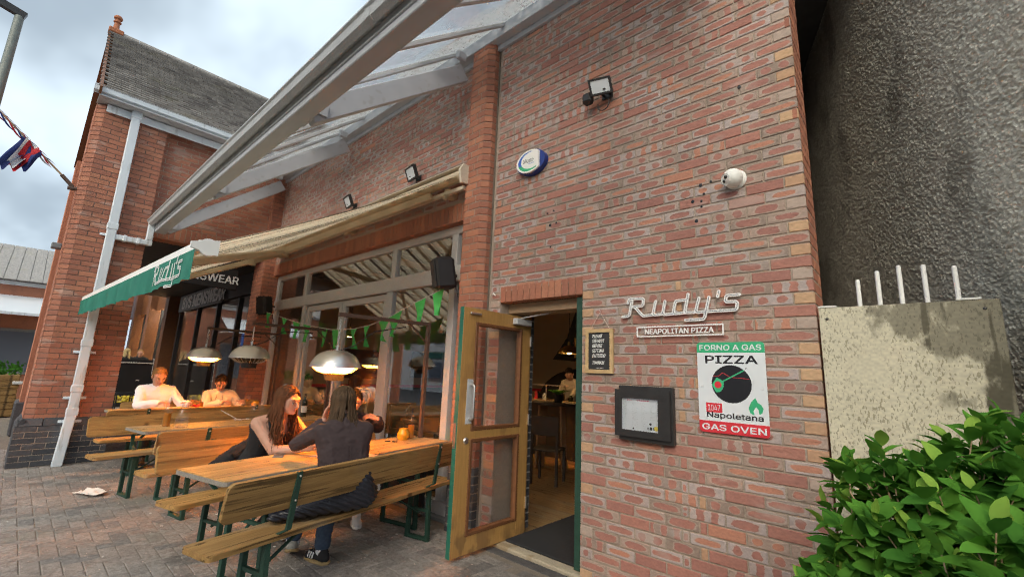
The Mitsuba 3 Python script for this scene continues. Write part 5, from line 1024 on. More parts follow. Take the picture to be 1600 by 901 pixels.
# flag on a pole from the wing's corner
FL = thing('flag', 'red, white and blue flag wrapped round a pole on the brick corner', 'flag'); f0, f1 = np.array([-8.70, -2.93, 3.98]), np.array([-8.70, -3.95, 4.93])
fdv = (f1 - f0) / np.linalg.norm(f1 - f0); fL = np.linalg.norm(f1 - f0)
part(FL, 'pole', tube([f0, f1], .013, 8), 'pale_timber'); part(FL, 'socket', cat([tube([(-8.70, -2.86, 3.93), (-8.70, -2.96, 3.92)], .03, 8), tube([f0 + [0, .02, -.03], f0 + fdv * .16], .026, 8)]), 'dark_steel')
def wrap(t0, t1, a0, turns, r, w, m):
    n_ = 26; V = []; s1 = np.cross(fdv, X_); s1 /= np.linalg.norm(s1); s2_ = np.cross(fdv, s1)
    for i in range(n_ + 1):
        t = i / n_; a = a0 + turns * 2 * math.pi * t; rr_ = r * (1 + .4 * math.sin(7 * t + a0)); c = f0 + fdv * fL * (t0 + (t1 - t0) * t)
        for b_ in (0, .5, 1): V.append(c + fdv * w * (b_ - .5) + (math.cos(a + .5 * b_) * s1 + math.sin(a + .5 * b_) * s2_) * rr_ * (1 + .3 * b_))
    f = [];
    for i in range(n_):
        for b_ in range(2): q = i * 3 + b_; f += [[q, q + 1, q + 4], [q, q + 4, q + 3]]
    part(FL, 'cloth', tm(V, f), m, smooth=True)
for i, m in enumerate(('flag_blue', 'flag_red', 'flag_white', 'flag_red', 'flag_blue', 'flag_red')): wrap(.24 + .0 * i, .98, i * 1.05, 1.3, .032, .10, m)
for i, (m, dx_) in enumerate((('flag_blue', 0), ('flag_red', .075), ('flag_white', .055), ('flag_blue', .13))):
    V = []
    for k in range(13):
        t = k / 12
        for b_ in range(5):
            u = b_ / 4; V.append(f0 + fdv * fL * (.34 + .12 * u * (1 - .3 * t) + .03 * i) + np.array([.05 * math.sin(6 * t + i) + .03 * math.sin(u * 6 + i), -.12 * t - dx_ * .8 * t, -.30 * t - dx_ * t + .03 * math.sin(u * 7 + 3 * t)]))
    f = []
    for k in range(12):
        for b_ in range(4): q = k * 5 + b_; f += [[q, q + 1, q + 6], [q, q + 6, q + 5]]
    part(FL, 'hanging_fold', tm(V, f), m, smooth=True)
single('flood_bracket', box(-8.95, -8.80, -2.98, -2.87, 3.02, 3.10, .01), 'lead_grey', 'small grey box on the far edge of the brick corner', 'box')
# ------------------------------------------------------------------ the row of houses across the street (mirrored in the windows)
rh = np.random.default_rng(31)
x = -46.0; k = 0
while x < 22:
    w_ = rh.uniform(5.2, 6.4); hgt_ = rh.uniform(5.4, 6.2); yF = -18.0; wm = 'brick_red' if k in (1, 8) else 'white_render'
    h = thing('terrace_house', 'rendered terrace house with slate roof across the street, mirrored in the window glass', 'house', 'terrace houses across the street')
    part(h, 'wall', box(x, x + w_ - .02, yF - 7, yF, -.1, hgt_), wm); rf = part(h, 'roof', ext(Polygon([(.3, hgt_), (-3.5, hgt_ + 2.5), (-7.3, hgt_)]), w_ - .02, frame_m((x, yF, 0), Y_, Z_, X_)), 'slate_roof')
    part(rf, 'chimney', box(x + w_ - 1.1, x + w_ - .3, yF - 4, yF - 3.1, hgt_ + 1.6, hgt_ + 3.5), 'brick_red')
    for c_ in range(3): part(rf, 'chimney_pot', tube([(x + w_ - .9 + .2 * c_, yF - 3.5, hgt_ + 3.5), (x + w_ - .9 + .2 * c_, yF - 3.5, hgt_ + 3.95)], .08, 8), 'terracotta')
    for wx in (x + w_ * .28, x + w_ * .72): wn = part(h, 'window', box(wx - .55, wx + .55, yF + .001, yF + .05, 3.3, 4.9), 'white_plastic'); part(wn, 'pane', cat([box(wx - .48, wx - .03, yF + .051, yF + .06, 3.38, 4.82), box(wx + .03, wx + .48, yF + .051, yF + .06, 3.38, 4.82)]), 'neon_grey', kind='stuff')
    part(h, 'shop_fascia', box(x + .5, x + 2.4, yF + .001, yF + .15, 2.35, 2.85), ('logo_blue', 'black_plastic', 'logo_blue', 'green_paint')[k % 4]); part(h, 'shop_window', box(x + .6, x + 2.2, yF + .001, yF + .06, .7, 2.1), 'neon_grey'); part(h, 'door', box(x + w_ - 1.25, x + w_ - .4, yF + .001, yF + .05, -.05, 2.15), 'dark_wall')
    x += w_; k += 1
# ------------------------------------------------------------------ things on the tables
def bottle(x, y, r, h, liquid, label, pourer=True, napkin=False, z=.7715):
    b = thing('oil_bottle', label, 'bottle'); prof = [(.001, .003), (r, .003), (r, h * .62), (r * .8, h * .70), (r * .38, h * .78), (r * .36, h * .95), (.001, h * .95)]
    part(b, 'glass', lathe([(.001, 0), (r, 0), (r, h * .62), (r * .8, h * .70), (r * .38, h * .78), (r * .36, h), (r * .30, h)], 20, (x, y, z)), 'clear_glass', smooth=40); part(b, 'oil', lathe([(.001, .004), (r * .93, .004), (r * .93, h * liquid), (.001, h * liquid)], 20, (x, y, z)), 'oil', smooth=40)
    part(b, 'pourer', tube([(x, y, z + h * .97), (x, y, z + h * 1.06), (x + .008, y, z + h * 1.16)], [.012, .010, .005], 8), 'white_plastic' if napkin else 'black_plastic', smooth=40)
bottle(-5.69, -1.86, .036, .27, .52, 'square oil bottle with white stopper on the middle table', napkin=True); bottle(-3.62, -.16, .034, .27, .5, 'oil bottle beside the orange jar on the nearest table')
bottle(-7.72, -1.06, .032, .25, .4, 'oil bottle between the two eating people on the farthest table')
J_ = thing('candle_jar', 'round orange glass jar on the nearest table beside an oil bottle', 'jar'); part(J_, 'bowl', lathe([(.001, .0), (.045, .002), (.062, .035), (.060, .07), (.042, .095), (.042, .115), (.036, .115), (.036, .095), (.001, .09)], 24, (-3.57, -.29, .7715)), 'orange_glass', smooth=40)
J_ = thing('candle_jar', 'orange jar on the farthest table beside the woman', 'jar'); part(J_, 'bowl', lathe([(.001, .0), (.045, .002), (.062, .035), (.060, .07), (.042, .10), (.001, .10)], 20, (-7.72, -.30, .7715)), 'orange_glass', smooth=40)
CF = thing('carafe', 'clear glass water carafe on the middle table beside the oil bottle', 'carafe'); cc = (-5.53, -1.76, .7715)
part(CF, 'glass', lathe([(.001, 0), (.058, 0), (.062, .02), (.058, .10), (.030, .18), (.026, .21), (.048, .27)], 24, cc), 'clear_glass', smooth=50); part(CF, 'water', lathe([(.001, .004), (.057, .006), (.058, .075), (.001, .075)], 24, cc), 'water', smooth=50)
def wineglass(x, y, label, fill=0, z=.7715):
    g = thing('wine_glass', label, 'wine glass'); part(g, 'bowl', lathe([(.001, .001), (.034, .002), (.033, .005), (.006, .01), (.005, .085), (.024, .10), (.038, .135), (.038, .16), (.031, .20)], 20, (x, y, z)), 'clear_glass', smooth=50)
    if fill: part(g, 'wine', lathe([(.001, .098), (.022, .102), (.036, .135), (.001, .136)], 16, (x, y, z)), 'oil', smooth=50)
wineglass(-5.98, -.92, 'clear wine glass on the middle table, left of a pair'); wineglass(-6.05, -.80, 'clear wine glass on the middle table, right of a pair'); wineglass(-7.70, -1.17, 'glass of wine in front of the eating man', 1); wineglass(-7.72, -.42, 'glass of wine beside the eating woman', 1)
WB = thing('wine_bottle', 'dark wine bottle with white label on the far end of the middle table', 'bottle'); wb = (-6.04, -.24, .7715); part(WB, 'glass', lathe([(.001, 0), (.037, 0), (.037, .19), (.030, .22), (.014, .25), (.014, .31), (.001, .312)], 20, wb), 'bottle_dark', smooth=40); part(WB, 'label', lathe([(.0375, .06), (.0378, .061), (.0378, .15), (.0375, .151)], 20, wb), 'paper', smooth=40)
for i, (x, y) in enumerate(((-6.10, -.44), (-6.07, -.37))): g = thing('tumbler', 'small orange drink glass' if i == 0 else 'small clear tumbler next to the wine bottle', 'glass'); part(g, 'glass', lathe([(.001, 0), (.028, 0), (.033, .09)], 18, (x, y, .7715)), 'clear_glass', smooth=50); part(g, 'drink', lathe([(.001, .004), (.027, .004), (.031, .07), (.001, .07)], 18, (x, y, .7715)), 'orange_glass' if i == 0 else 'water', smooth=50)
M1 = local((-3.31, -2.25, 0), 13.5)
def flat(x, y, w_, h_, rz, t, z): return xf(box(-w_ / 2, w_ / 2, -h_ / 2, h_ / 2, 0, t, min(.002, t * .3)), local((x, y, z), rz))
single('menu_card', flat(-3.22, -1.22, .21, .30, 30, .0015, .7725), 'paper_pink', 'pink printed menu lying in front of the long haired woman', 'menu'); single('menu_card', flat(-3.06, -1.10, .21, .30, 5, .0015, .7725), 'paper_pink', 'pink menu under the elbow of the woman in dark top', 'menu')
PH = thing('phone', 'black mobile phone lying on the nearest table', 'phone'); part(PH, 'case', flat(-3.40, -1.56, .075, .155, 62, .008, .7725), 'lead_grey'); part(PH, 'screen', flat(-3.40, -1.56, .068, .148, 62, .001, .7807), 'phone_black')
PHB = thing('sunglasses', 'pair of dark glasses lying on the nearest table beside the orange jar', 'glasses')
for s_ in (-1, 1): part(PHB, 'lens', flat(-3.52 + .03 * s_, -.46 + .02 * s_, .05, .035, 35, .006, .775), 'phone_black')
single('napkin', crumple(-5.97, -1.04, .10, .035, 100, 2, .008).apply_translation((0, 0, .7715)), 'paper', 'folded white napkin with a straw on the middle table', 'napkin', smooth=True)
single('drinking_straw', tube([(-5.92, -1.10, .79), (-5.98, -1.28, .90)], .004, 6), 'white_plastic', 'white straw sticking up from the middle table', 'straw')
for i, (x, y) in enumerate(((-7.72, -1.34), (-7.72, -.66))):
    pl_ = thing('dinner_plate', 'white plate of food in front of the eating ' + ('man' if i == 0 else 'woman'), 'plate'); part(pl_, 'plate', lathe([(.001, .004), (.09, .004), (.15, .022), (.152, .026), (.09, .009), (.001, .008)], 28, (x, y, .7715)), 'white_plastic', smooth=40); part(pl_, 'food', cat([ico((x + ra.uniform(-.08, .08), y + ra.uniform(-.08, .08), .79), (ra.uniform(.02, .05), ra.uniform(.02, .05), .018), 1) for _ in range(14)]), 'frame_pine', kind='stuff')
single('red_napkin', crumple(-7.74, -1.10, .06, .05, 20, 9, .05).apply_translation((0, 0, .7715)), 'sign_red', 'crumpled red napkin on the farthest table', 'napkin', smooth=True)
# ------------------------------------------------------------------ people
Mf = m3.Manifold
def sph(c, r, n=14): return Mf.sphere(float(r), n).translate([float(v) for v in c])
def hull(*cr, n=14): return Mf.batch_hull([sph(c, r, n) for c, r in cr])
def solid(parts, edge, it=8):
    m = Mf.batch_boolean(parts, m3.OpType.Add).refine_to_length(edge).to_mesh(); t = trimesh.Trimesh(m.vert_properties[:, :3], m.tri_verts, process=True)
    if it: trimesh.smoothing.filter_taubin(t, lamb=.5, nu=.52, iterations=it)
    return t
def unit(v): v = np.asarray(v, float); return v / (np.linalg.norm(v) + 1e-12)
def ik(a, b, l1, l2, pole):
    d = b - a; L = min(np.linalg.norm(d), (l1 + l2) * .995); d = unit(d); k = (l1 * l1 + L * L - l2 * l2) / (2 * L); h = math.sqrt(max(l1 * l1 - k * k, 0)); p = np.asarray(pole, float); p = unit(p - d * (p @ d)); return a + d * k + p * h, a + d * L
def hand_solids(w, d, n, side, curl=25, s=1.0, spread=.14):
    """Palm and five fingers from wrist w along d; palm faces n; side +1: thumb towards cross(d, n)."""
    d, n = unit(d), unit(n - np.asarray(d) * (np.asarray(n) @ unit(d))); t = np.cross(d, n) * side; out = []
    kn = [w + d * (.092 - .006 * abs(i - 1.2)) * s + t * (.030 - .0205 * i) * s for i in range(4)]
    out.append(hull((w, .021 * s), (w + d * .05 * s + t * .022 * s, .016 * s), (w + d * .05 * s - t * .026 * s, .015 * s), (kn[0], .0105 * s), (kn[3], .0095 * s), n=10))
    for i, L in enumerate((.072, .080, .074, .058)):
        p = kn[i]; dd = unit(d + t * spread * (1.3 - i)); r = (.0092, .0094, .009, .008)[i] * s
        for k, fr in enumerate((.45, .32, .25)):
            a = math.radians(curl * (1 + .25 * k + .1 * i)); dd = unit(dd * math.cos(a) + n * math.sin(a)); q = p + dd * L * fr * s; out.append(hull((p, r), (q, r * .9), n=8)); p, r = q, r * .9
    p = w + d * .025 * s + t * .026 * s; dd = unit(d * .7 + t * .75 + n * .15); r = .0115 * s
    for fr in (.036, .030, .024): q = p + dd * fr * s; out.append(hull((p, r), (q, r * .88), n=8)); p, r = q, r * .88; dd = unit(dd + d * .3 + n * .15)
    return out
def head_solids(H):
    """H: 4x4 head frame, x right, y forward, z up, origin between the ears."""
    P = lambda *a: (H @ np.array([*a, 1.0]))[:3]; R3 = H[:3, :3]
    def ell(c, r, n=22): 
        A = np.zeros((3, 4)); A[:, :3] = R3 @ np.diag(r); A[:, 3] = P(*c); return Mf.sphere(1.0, n).transform(A)
    o = [ell((0, -.012, .035), (.076, .096, .088), 26)]
    o.append(hull((P(-.036, .058, .025), .032), (P(.036, .058, .025), .032), (P(-.040, .045, -.03), .028), (P(.040, .045, -.03), .028), (P(0, .066, -.082), .022), (P(-.020, .058, -.078), .02), (P(.020, .058, -.078), .02), (P(-.046, -.005, -.055), .022), (P(.046, -.005, -.055), .022), (P(0, .0, .03), .06), n=12))
    sock = [sph(P(s * .032, .098, .002), .0155, 12) for s in (-1, 1)]
    base = Mf.batch_boolean([Mf.batch_boolean(o, m3.OpType.Add)] + sock, m3.OpType.Subtract)
    ex = [hull((P(0, .088, .008), .008), (P(0, .110, -.030), .0115), n=10), hull((P(-.012, .094, -.036), .0085), (P(.012, .094, -.036), .0085), n=8), hull((P(-.017, .082, -.056), .007), (P(.017, .082, -.056), .007), (P(0, .090, -.057), .0075), n=8), hull((P(0, .084, -.082), .013), (P(0, .08, -.09), .012), n=8), hull((P(-.036, .083, .021), .009), (P(-.014, .092, .018), .008), n=8), hull((P(.036, .083, .021), .009), (P(.014, .092, .018), .008), n=8)]
    ex += [ell((s * .079, -.012, -.008), (.011, .021, .032), 12) for s in (-1, 1)]
    return [base] + ex
def face_parts(k, H, brow, glasses=False):
    P = lambda *a: (H @ np.array([*a, 1.0]))[:3]
    for s in (-1, 1):
        part(k, 'eye', ico(P(s * .032, .0795, .002), .0125, 2), 'eye_white', smooth=True); part(k, 'iris', ico(P(s * .033, .0880, .0015), .0058, 1), 'eye_dark', smooth=True)
        part(k, 'eyelid', tube([P(s * .019, .091, .006), P(s * .032, .0955, .0105), P(s * .045, .088, .005)], .0026, 5), brow); part(k, 'eyebrow', tube([P(s * .014, .098, .024), P(s * .032, .096, .030), P(s * .050, .080, .024)], [.003, .0036, .002], 5), brow, smooth=True)
    part(k, 'lips', cat([tube([P(-.022, .083, -.060), P(-.007, .0955, -.0555), P(.007, .0955, -.0555), P(.022, .083, -.060)], [.002, .0042, .0042, .002], 6), tube([P(-.020, .083, -.062), P(0, .0955, -.0645), P(.020, .083, -.062)], [.002, .005, .002], 6)]), 'lip', smooth=True)
    if glasses:
        for s in (-1, 1): part(k, 'spectacles', cat([tube([P(s * (.033 + .023 * math.cos(a)), .104, .001 + .017 * math.sin(a)) for a in np.linspace(0, 6.283, 15)], .0018, 5), tube([P(s * .055, .102, .006), P(s * .078, -.0, .008)], .0016, 5)]), 'phone_black')
        part(k, 'bridge', tube([P(-.011, .105, .004), P(.011, .105, .004)], .0018, 5), 'phone_black')
def head_frame(c, fwd, up=(0, 0, 1), s=1.0):
    f_ = unit(fwd); u = unit(np.asarray(up) - f_ * (np.asarray(up) @ f_)); return frame_m(c, np.cross(f_, u) * s, f_ * s, u * s)
def hair_cap(H, grow=1.07, line=.058, low=-.06, seed=1):
    m = trimesh.creation.icosphere(subdivisions=4); v = m.vertices * np.array([.076, .096, .088]) * grow + [0, -.012, .035]; v[:, 2] = np.where(v[:, 2] < .0, v[:, 2] * 1.0, v[:, 2])
    n_ = meshkit.noise(v * 130, seed); v = v * (1 + .02 * (n_ - .5)[:, None]); fc = v[m.faces].mean(1)
    hair = (fc[:, 1] < .035 - .55 * np.minimum(fc[:, 2] - line, 0) * 0 + np.clip((fc[:, 2] - line) * 1.6, -.02, .2)) & (fc[:, 2] > low); keep = m.faces[hair]
    t = tm(v, keep); t.remove_unreferenced_vertices(); inner = tm(np.array(t.vertices) * .97 + np.array([0, -.012, .035]) * .03, np.array(t.faces)[:, ::-1]); return xf(cat([t, inner]), H)
def strands(H, n, endf, seed, r=.0042, part_side=.02, wav=.0, segs=11, spread=1.0):
    """Locks from a centre parting over the skull and down to endf(phi, rng) in head coordinates."""
    q = np.random.default_rng(seed); out = []
    for k in range(n):
        side = 1 if k % 2 else -1; a = q.uniform(.02, 1.0); yy = .075 - .15 * a * q.uniform(.5, 1.0)      # place along the parting
        phi = side * (math.radians(62) + math.radians(112) * q.random())                                 # where it leaves the skull, 0 = front
        top = np.array([part_side + side * .003, yy, 0.0]); e = np.array([.080, .100, .092]); c0 = np.array([0, -.012, .035])
        w = 1 - ((top[0]) / e[0]) ** 2 - ((top[1] - c0[1]) / e[1]) ** 2; top[2] = c0[2] + e[2] * math.sqrt(max(w, .02))
        side_p = c0 + np.array([math.sin(phi) * e[0] * 1.10, math.cos(phi) * e[1] * 1.06, -.012]); end = np.asarray(endf(phi, q), float); pts = []
        low = np.array([side_p[0] * 1.02, side_p[1] * .96, -.085]); ph = q.uniform(0, 6.28); lift = q.uniform(1.0, 1.12)
        for i in range(5):
            t = i / 4; d0, d1 = (top - c0) / e, (side_p - c0) / e; d = unit(d0 * (1 - t) + d1 * t); pts.append(c0 + d * e * (lift + .04 * t))
        for i in range(1, segs):
            t = i / (segs - 1); p = side_p * (1 - t) ** 2 + 2 * low * t * (1 - t) + end * t * t; p = p + np.array([math.sin(ph + t * 7.5), math.cos(ph + t * 7.5), 0]) * wav * t; pts.append(p)
        rad = np.interp(np.linspace(0, 1, len(pts)), [0, .2, .75, 1], [r * .5, r, r, r * .3]); out.append(tube(pts, rad, 5, cap=False))
    return xf(cat(out), H)
def fringe_short(H, n, seed, L=.03, lift=.012, line=.045, low=-.045):
    q = np.random.default_rng(seed); out = []
    while len(out) < n:
        d = unit(q.normal(size=3)); p = np.array([0, -.012, .035]) + d * np.array([.078, .098, .090])
        if p[2] < low or p[1] > .035 + max(-.02, (p[2] - line) * 1.6): continue
        g = unit(np.array([d[0] * .4, .5 if d[2] > .5 else -.3, -.6 if d[2] < .6 else -.05]) + q.normal(size=3) * .25); g = unit(g - d * (g @ d)); out.append(tube([p, p + g * L * .5 + d * lift * .6, p + g * L + d * lift * .3], [.0035, .0032, .001], 4, cap=False))
    return xf(cat(out), H)
def rumple(m, amp, seed, f=18.0):
    v = np.array(m.vertices); n = np.array(m.vertex_normals); w = meshkit.fbm(np.stack([v[:, 0], v[:, 1], v[:, 2] * 1.7], -1) * f, 3, seed) - .5; r = np.abs(np.sin(w * 9)) - .5
    return tm(v + n * (amp * (w * 1.2 + .5 * r))[:, None], m.faces)
def build_person(label, pel, face, lean, head_look, hands, feet, top_mat, leg_mat, skin_arms=0.0, group=None, s=1.0, side_lean=0.0, edge=.016, pole=(0, 0, -1), shoe='shoe_black', width=1.0, neck_low=False, hand_dirs=None, curls=(25, 25), shoes=True, sleeve=1.0, knee_pole=None, twist=0.0):
    k = thing('person', label, 'person', group); f_ = unit([face[0], face[1], 0]); r_ = np.cross(f_, Z_); pel = np.asarray(pel, float)
    u = unit(Z_ * math.cos(lean) + f_ * math.sin(lean) + r_ * side_lean); fw = unit(f_ - u * (f_ @ u)); rs = unit(np.cross(fw, u)); rs = unit(rs * math.cos(twist) + fw * math.sin(twist))
    A = lambda up, rt, fo=0.0: pel + u * up * s + rs * rt * s * width + fw * fo * s
    ul, fl_, th, sh_ = .275 * s, .245 * s, .42 * s, .42 * s
    ch = A(.34, 0); nb = A(.52, 0, -.005); hl = unit(head_look); hc = nb + u * .145 * s + fw * .035 * s + f_ * .01 * s; H = head_frame(hc, hl, Z_ * .75 + u * .5, s)
    shl = [A(.455, q * .165, -.005) for q in (-1, 1)]; hip = [A(.02, q * .088, .02) for q in (-1, 1)]; pads = []
    elb, wr = [], []
    for i in (0, 1):
        q = -1 if i == 0 else 1; pl_ = pole[i] if isinstance(pole, list) else np.asarray(pole, float) + rs * q * .6; e, w = ik(shl[i], np.asarray(hands[i], float), ul, fl_, pl_); elb.append(e); wr.append(w)
    kne, ank = [], []
    for i in (0, 1): e, w = ik(hip[i], np.asarray(feet[i], float) + [0, 0, .085 * s], th, sh_, knee_pole if knee_pole is not None else (f_ + Z_ * 1.2)); kne.append(e); ank.append(w)
    def torso(p):
        return [hull((A(.03, -.095, .0), .105 * s + p), (A(.03, .095, .0), .105 * s + p), (A(.20, -.075, .01), .088 * s + p), (A(.20, .075, .01), .088 * s + p)), hull((A(.20, -.075, .01), .088 * s + p), (A(.20, .075, .01), .088 * s + p), (A(.37, -.095, .01), .092 * s + p), (A(.37, .095, .01), .092 * s + p)), hull((A(.37, -.095, .01), .092 * s + p), (A(.37, .095, .01), .092 * s + p), (shl[0], .052 * s + p), (shl[1], .052 * s + p), (A(.49, 0), .058 * s + p))]
    def limb(i, p, fr=1.0):
        o = [hull((shl[i], .053 * s + p), (elb[i], .041 * s + p))]; e = elb[i]; w = e + (wr[i] - e) * fr
        return o + ([hull((e, .041 * s + p), (e + (w - e) * .4, .040 * s + p)), hull((e + (w - e) * .4, .040 * s + p), (w, (.041 - .013 * fr) * s + p))] if fr > 0 else [])
    def leg(i, p, fr=1.0): return [hull((hip[i], .092 * s + p), (kne[i], .060 * s + p)), hull((kne[i], .060 * s + p), (kne[i] + (ank[i] - kne[i]) * .35, .056 * s + p)), hull((kne[i] + (ank[i] - kne[i]) * .35, .056 * s + p), (kne[i] + (ank[i] - kne[i]) * fr, (.056 - .018 * fr) * s + p))]
    body = torso(0) + limb(0, 0) + limb(1, 0) + leg(0, 0) + leg(1, 0) + [hull((A(.47, 0, -.01), .062 * s), (hc + H[:3, 2] * -.055 + H[:3, 1] * -.012, .050 * s))] + head_solids(H)
    for i in (0, 1):
        q = 1 if i == 0 else -1; hd = hand_dirs[i] if hand_dirs else (wr[i] - elb[i], -Z_); body += hand_solids(wr[i], hd[0], hd[1], -q, curls[i], s)
    for i in (0, 1): body.append(hull((ank[i], .040 * s), (ank[i] + f_ * .03 * s - Z_ * .045 * s, .026 * s), (ank[i] - Z_ * .045 * s, .028 * s)))
    scene_key = k; scene[k] = mikit.ply(solid(body, edge * .75, 6), 'skin', smooth=True)
    return dict(k=k, H=H, A=A, shl=shl, elb=elb, wr=wr, hip=hip, kne=kne, ank=ank, torso=torso, limb=limb, leg=leg, f=f_, u=u, fw=fw, rs=rs, s=s, hc=hc, nb=nb)
def shoe_mesh(a, f_, s=1.0, tip=0.0):
    f_ = unit(f_); r_ = np.cross(f_, Z_); P = lambda fo, rt, up: a + f_ * fo * s + r_ * rt * s + Z_ * (up + tip * fo) * s
    up_ = [hull((P(-.045, 0, -.045), .036 * s), (P(0, 0, .01), .044 * s), (P(.06, 0, -.035), .040 * s)), hull((P(.04, 0, -.035), .042 * s), (P(.145, .0, -.058), .030 * s), (P(.13, -.02, -.058), .028 * s))]
    so_ = [hull(*[(P(fo, rt, -.077), .012 * s) for fo, rt in ((-.075, .0), (-.06, .03), (-.06, -.03), (.06, .04), (.06, -.042), (.15, .025), (.15, -.03), (.172, 0))])]
    return solid(up_, .012 * s, 5), solid(so_, .02, 2)
def shoes(p, mat, sole='gum_sole', dirs=None, tips=(0, 0), socks=None, stripes=None, which=(0, 1)):
    for i in which:
        d = dirs[i] if dirs else p['f']; a, b_ = shoe_mesh(p['ank'][i], d, p['s'], tips[i]); m = mat[i] if isinstance(mat, (list, tuple)) else mat; sk = part(p['k'], 'shoe', a, m, smooth=True); part(sk, 'sole', b_, sole if isinstance(sole, str) else sole[i], smooth=True)
        if socks: part(p['k'], 'sock', solid([hull((p['ank'][i] - Z_ * .0, .047), (p['ank'][i] + unit(p['kne'][i] - p['ank'][i]) * .10, .046))], .02, 2), socks, smooth=True)
        if stripes:
            dd = unit(d); rr_ = np.cross(dd, Z_)
            for sd in (-1, 1): part(sk, 'stripes', cat([bar(p['ank'][i] + dd * (.035 + .026 * j) + rr_ * sd * .044 - Z_ * .012, p['ank'][i] + dd * (.055 + .026 * j) + rr_ * sd * .042 - Z_ * .058, .010, .008, up=rr_) for j in range(3)]), stripes)
            part(sk, 'laces', cat([bar(p['ank'][i] + dd * (.05 + .02 * j) + rr_ * .022 + Z_ * (.006 - .012 * j), p['ank'][i] + dd * (.05 + .02 * j) - rr_ * .022 + Z_ * (.006 - .012 * j), .007, .006) for j in range(4)]), stripes)
def wear(p, name, solids, mat, edge=.016, amp=.006, seed=1, label=None, it=6, f=18.0): return part(p['k'], name, rumple(solid(solids, edge, it), amp, seed, f), mat, smooth=True, label=label)
def cut_above(solids, p0, n):
    """Remove what lies beyond the plane through p0 with normal n."""
    m = Mf.batch_boolean(solids, m3.OpType.Add); n = unit(n); return [m.trim_by_plane([float(-v) for v in n], float(-(n @ np.asarray(p0))))]
fx = lambda deg: np.array([math.cos(math.radians(deg)), math.sin(math.radians(deg)), 0])
# --- woman with long brown hair, far side of the nearest table, leaning on her elbow
tab = 13.5
p = build_person('woman with long brown hair in sleeveless black top leaning on the nearest table', (-3.88, -1.53, .585), fx(12), .40, unit([.80, .42, -.12]), [(-3.38, -1.24, .86), (-3.36, -1.40, .815)], [(-3.90, -1.25, .02), (-3.95, -1.42, .02)], None, None, s=.98, pole=[np.array([-.2, .7, -1.0]), np.array([-.2, -.35, -1.2])], hand_dirs=[(unit([.75, -.25, .45]), unit([-.3, -.9, .1])), (unit([.80, .45, .35]), unit([-.35, .85, .3]))], curls=(14, 16))
k = p['k']; face_parts(k, p['H'], 'hair_brown'); A = p['A']
wear(p, 'top', cut_above(cut_above(p['torso'](.008), A(.415, 0), p['u'] + p['fw'] * .25), A(.0, 0), -p['u']), 'cloth_black', amp=.005, seed=2, label='black sleeveless top'); part(k, 'strap', cat([tube([A(.41, q * .085, .10), A(.475, q * .10, .06), A(.51, q * .105, 0), A(.47, q * .10, -.07), A(.40, q * .09, -.10)], .010, 6) for q in (-1, 1)]), 'cloth_black', smooth=True)
wear(p, 'trousers', p['leg'](0, .014, .92) + p['leg'](1, .014, .92) + p['torso'](.008)[:1], 'cloth_black', amp=.006, seed=3); shoes(p, 'shoe_white', 'white_plastic', dirs=[fx(-20), fx(-30)])
def e1(phi, q):
    if abs(math.degrees(phi)) < 118: return (math.copysign(.10, phi) + q.normal() * .03, .07 + q.normal() * .035, -.30 - .12 * q.random())
    return (math.copysign(.09, phi) * .9 + q.normal() * .03, -.10 + q.normal() * .03, -.28 - .10 * q.random())
part(k, 'hair', cat([hair_cap(p['H'], 1.08, .058, -.07), strands(p['H'], 330, e1, 5, .0046, .0, .022)]), 'hair_brown', smooth=True, label='long wavy brown hair')
jk = [hull((np.array([-3.98, -1.70, .58]), .07), (np.array([-3.90, -1.90, .60]), .05), (np.array([-3.90, -1.76, .70]), .05)), hull((np.array([-4.0, -1.60, .64]), .07), (np.array([-3.95, -1.76, .66]), .08), (np.array([-3.97, -1.58, .80]), .05))]
single('jacket', rumple(solid(jk, .014, 6), .018, 6, 14), 'cloth_black', 'black jacket heaped on the bench behind the long haired woman', 'jacket', smooth=True)
# --- woman in the dark top, seen from behind on the nearest bench
p = build_person('woman seen from behind in dark plum top and jeans on the nearest bench', (-2.785, -1.32, .56), fx(172), .25, unit([-.93, .22, -.08]), [(-3.10, -1.38, 1.06), (-3.28, -1.12, .82)], [(-3.34, -1.40, .06), (-3.15, -1.25, .0)], None, None, s=1.0, edge=.015, pole=[np.array([-.15, -.9, -.9]), np.array([.3, .5, -1.0])], knee_pole=fx(172) + Z_ * .6, hand_dirs=[(unit([-.1, .35, .9]), unit([.6, .6, -.1])), (unit([-.8, -.3, .1]), unit([0, 0, -1]))])
k = p['k']; A = p['A']; face_parts(k, p['H'], 'hair_ash')
wear(p, 'top', cut_above(p['torso'](.012) + p['limb'](0, .009, .88) + p['limb'](1, .009, .88) + [hull((A(.47, 0, -.01), .068), (A(.535, 0, 0), .056))], A(.06, 0), -p['u']), 'cloth_plum', edge=.012, amp=.010, seed=4, label='dark plum long sleeved top', f=13.0)
part(k, 'back_seam', tube([A(.06, .01, -.12), A(.20, .008, -.105), A(.34, .004, -.108)], .0035, 5), 'cloth_plum', smooth=True)
wear(p, 'jeans', p['leg'](0, .016, .84) + p['leg'](1, .014, .84) + p['torso'](.010)[:1], 'cloth_denim', amp=.009, seed=5, label='blue denim jeans', f=22)
for i in (0, 1):
    c = p['kne'][i] + (p['ank'][i] - p['kne'][i]) * .82; d = unit(p['ank'][i] - p['kne'][i]); part(k, 'hem', solid([hull((c, .060), (c + d * .035, .060))], .02, 3), 'cloth_denim', smooth=True)
shoes(p, ['shoe_grey', 'shoe_black'], ['gum_sole', 'gum_sole'], dirs=[fx(150), fx(190)], tips=(-.35, 0), socks='sock_white', stripes='white_paint')
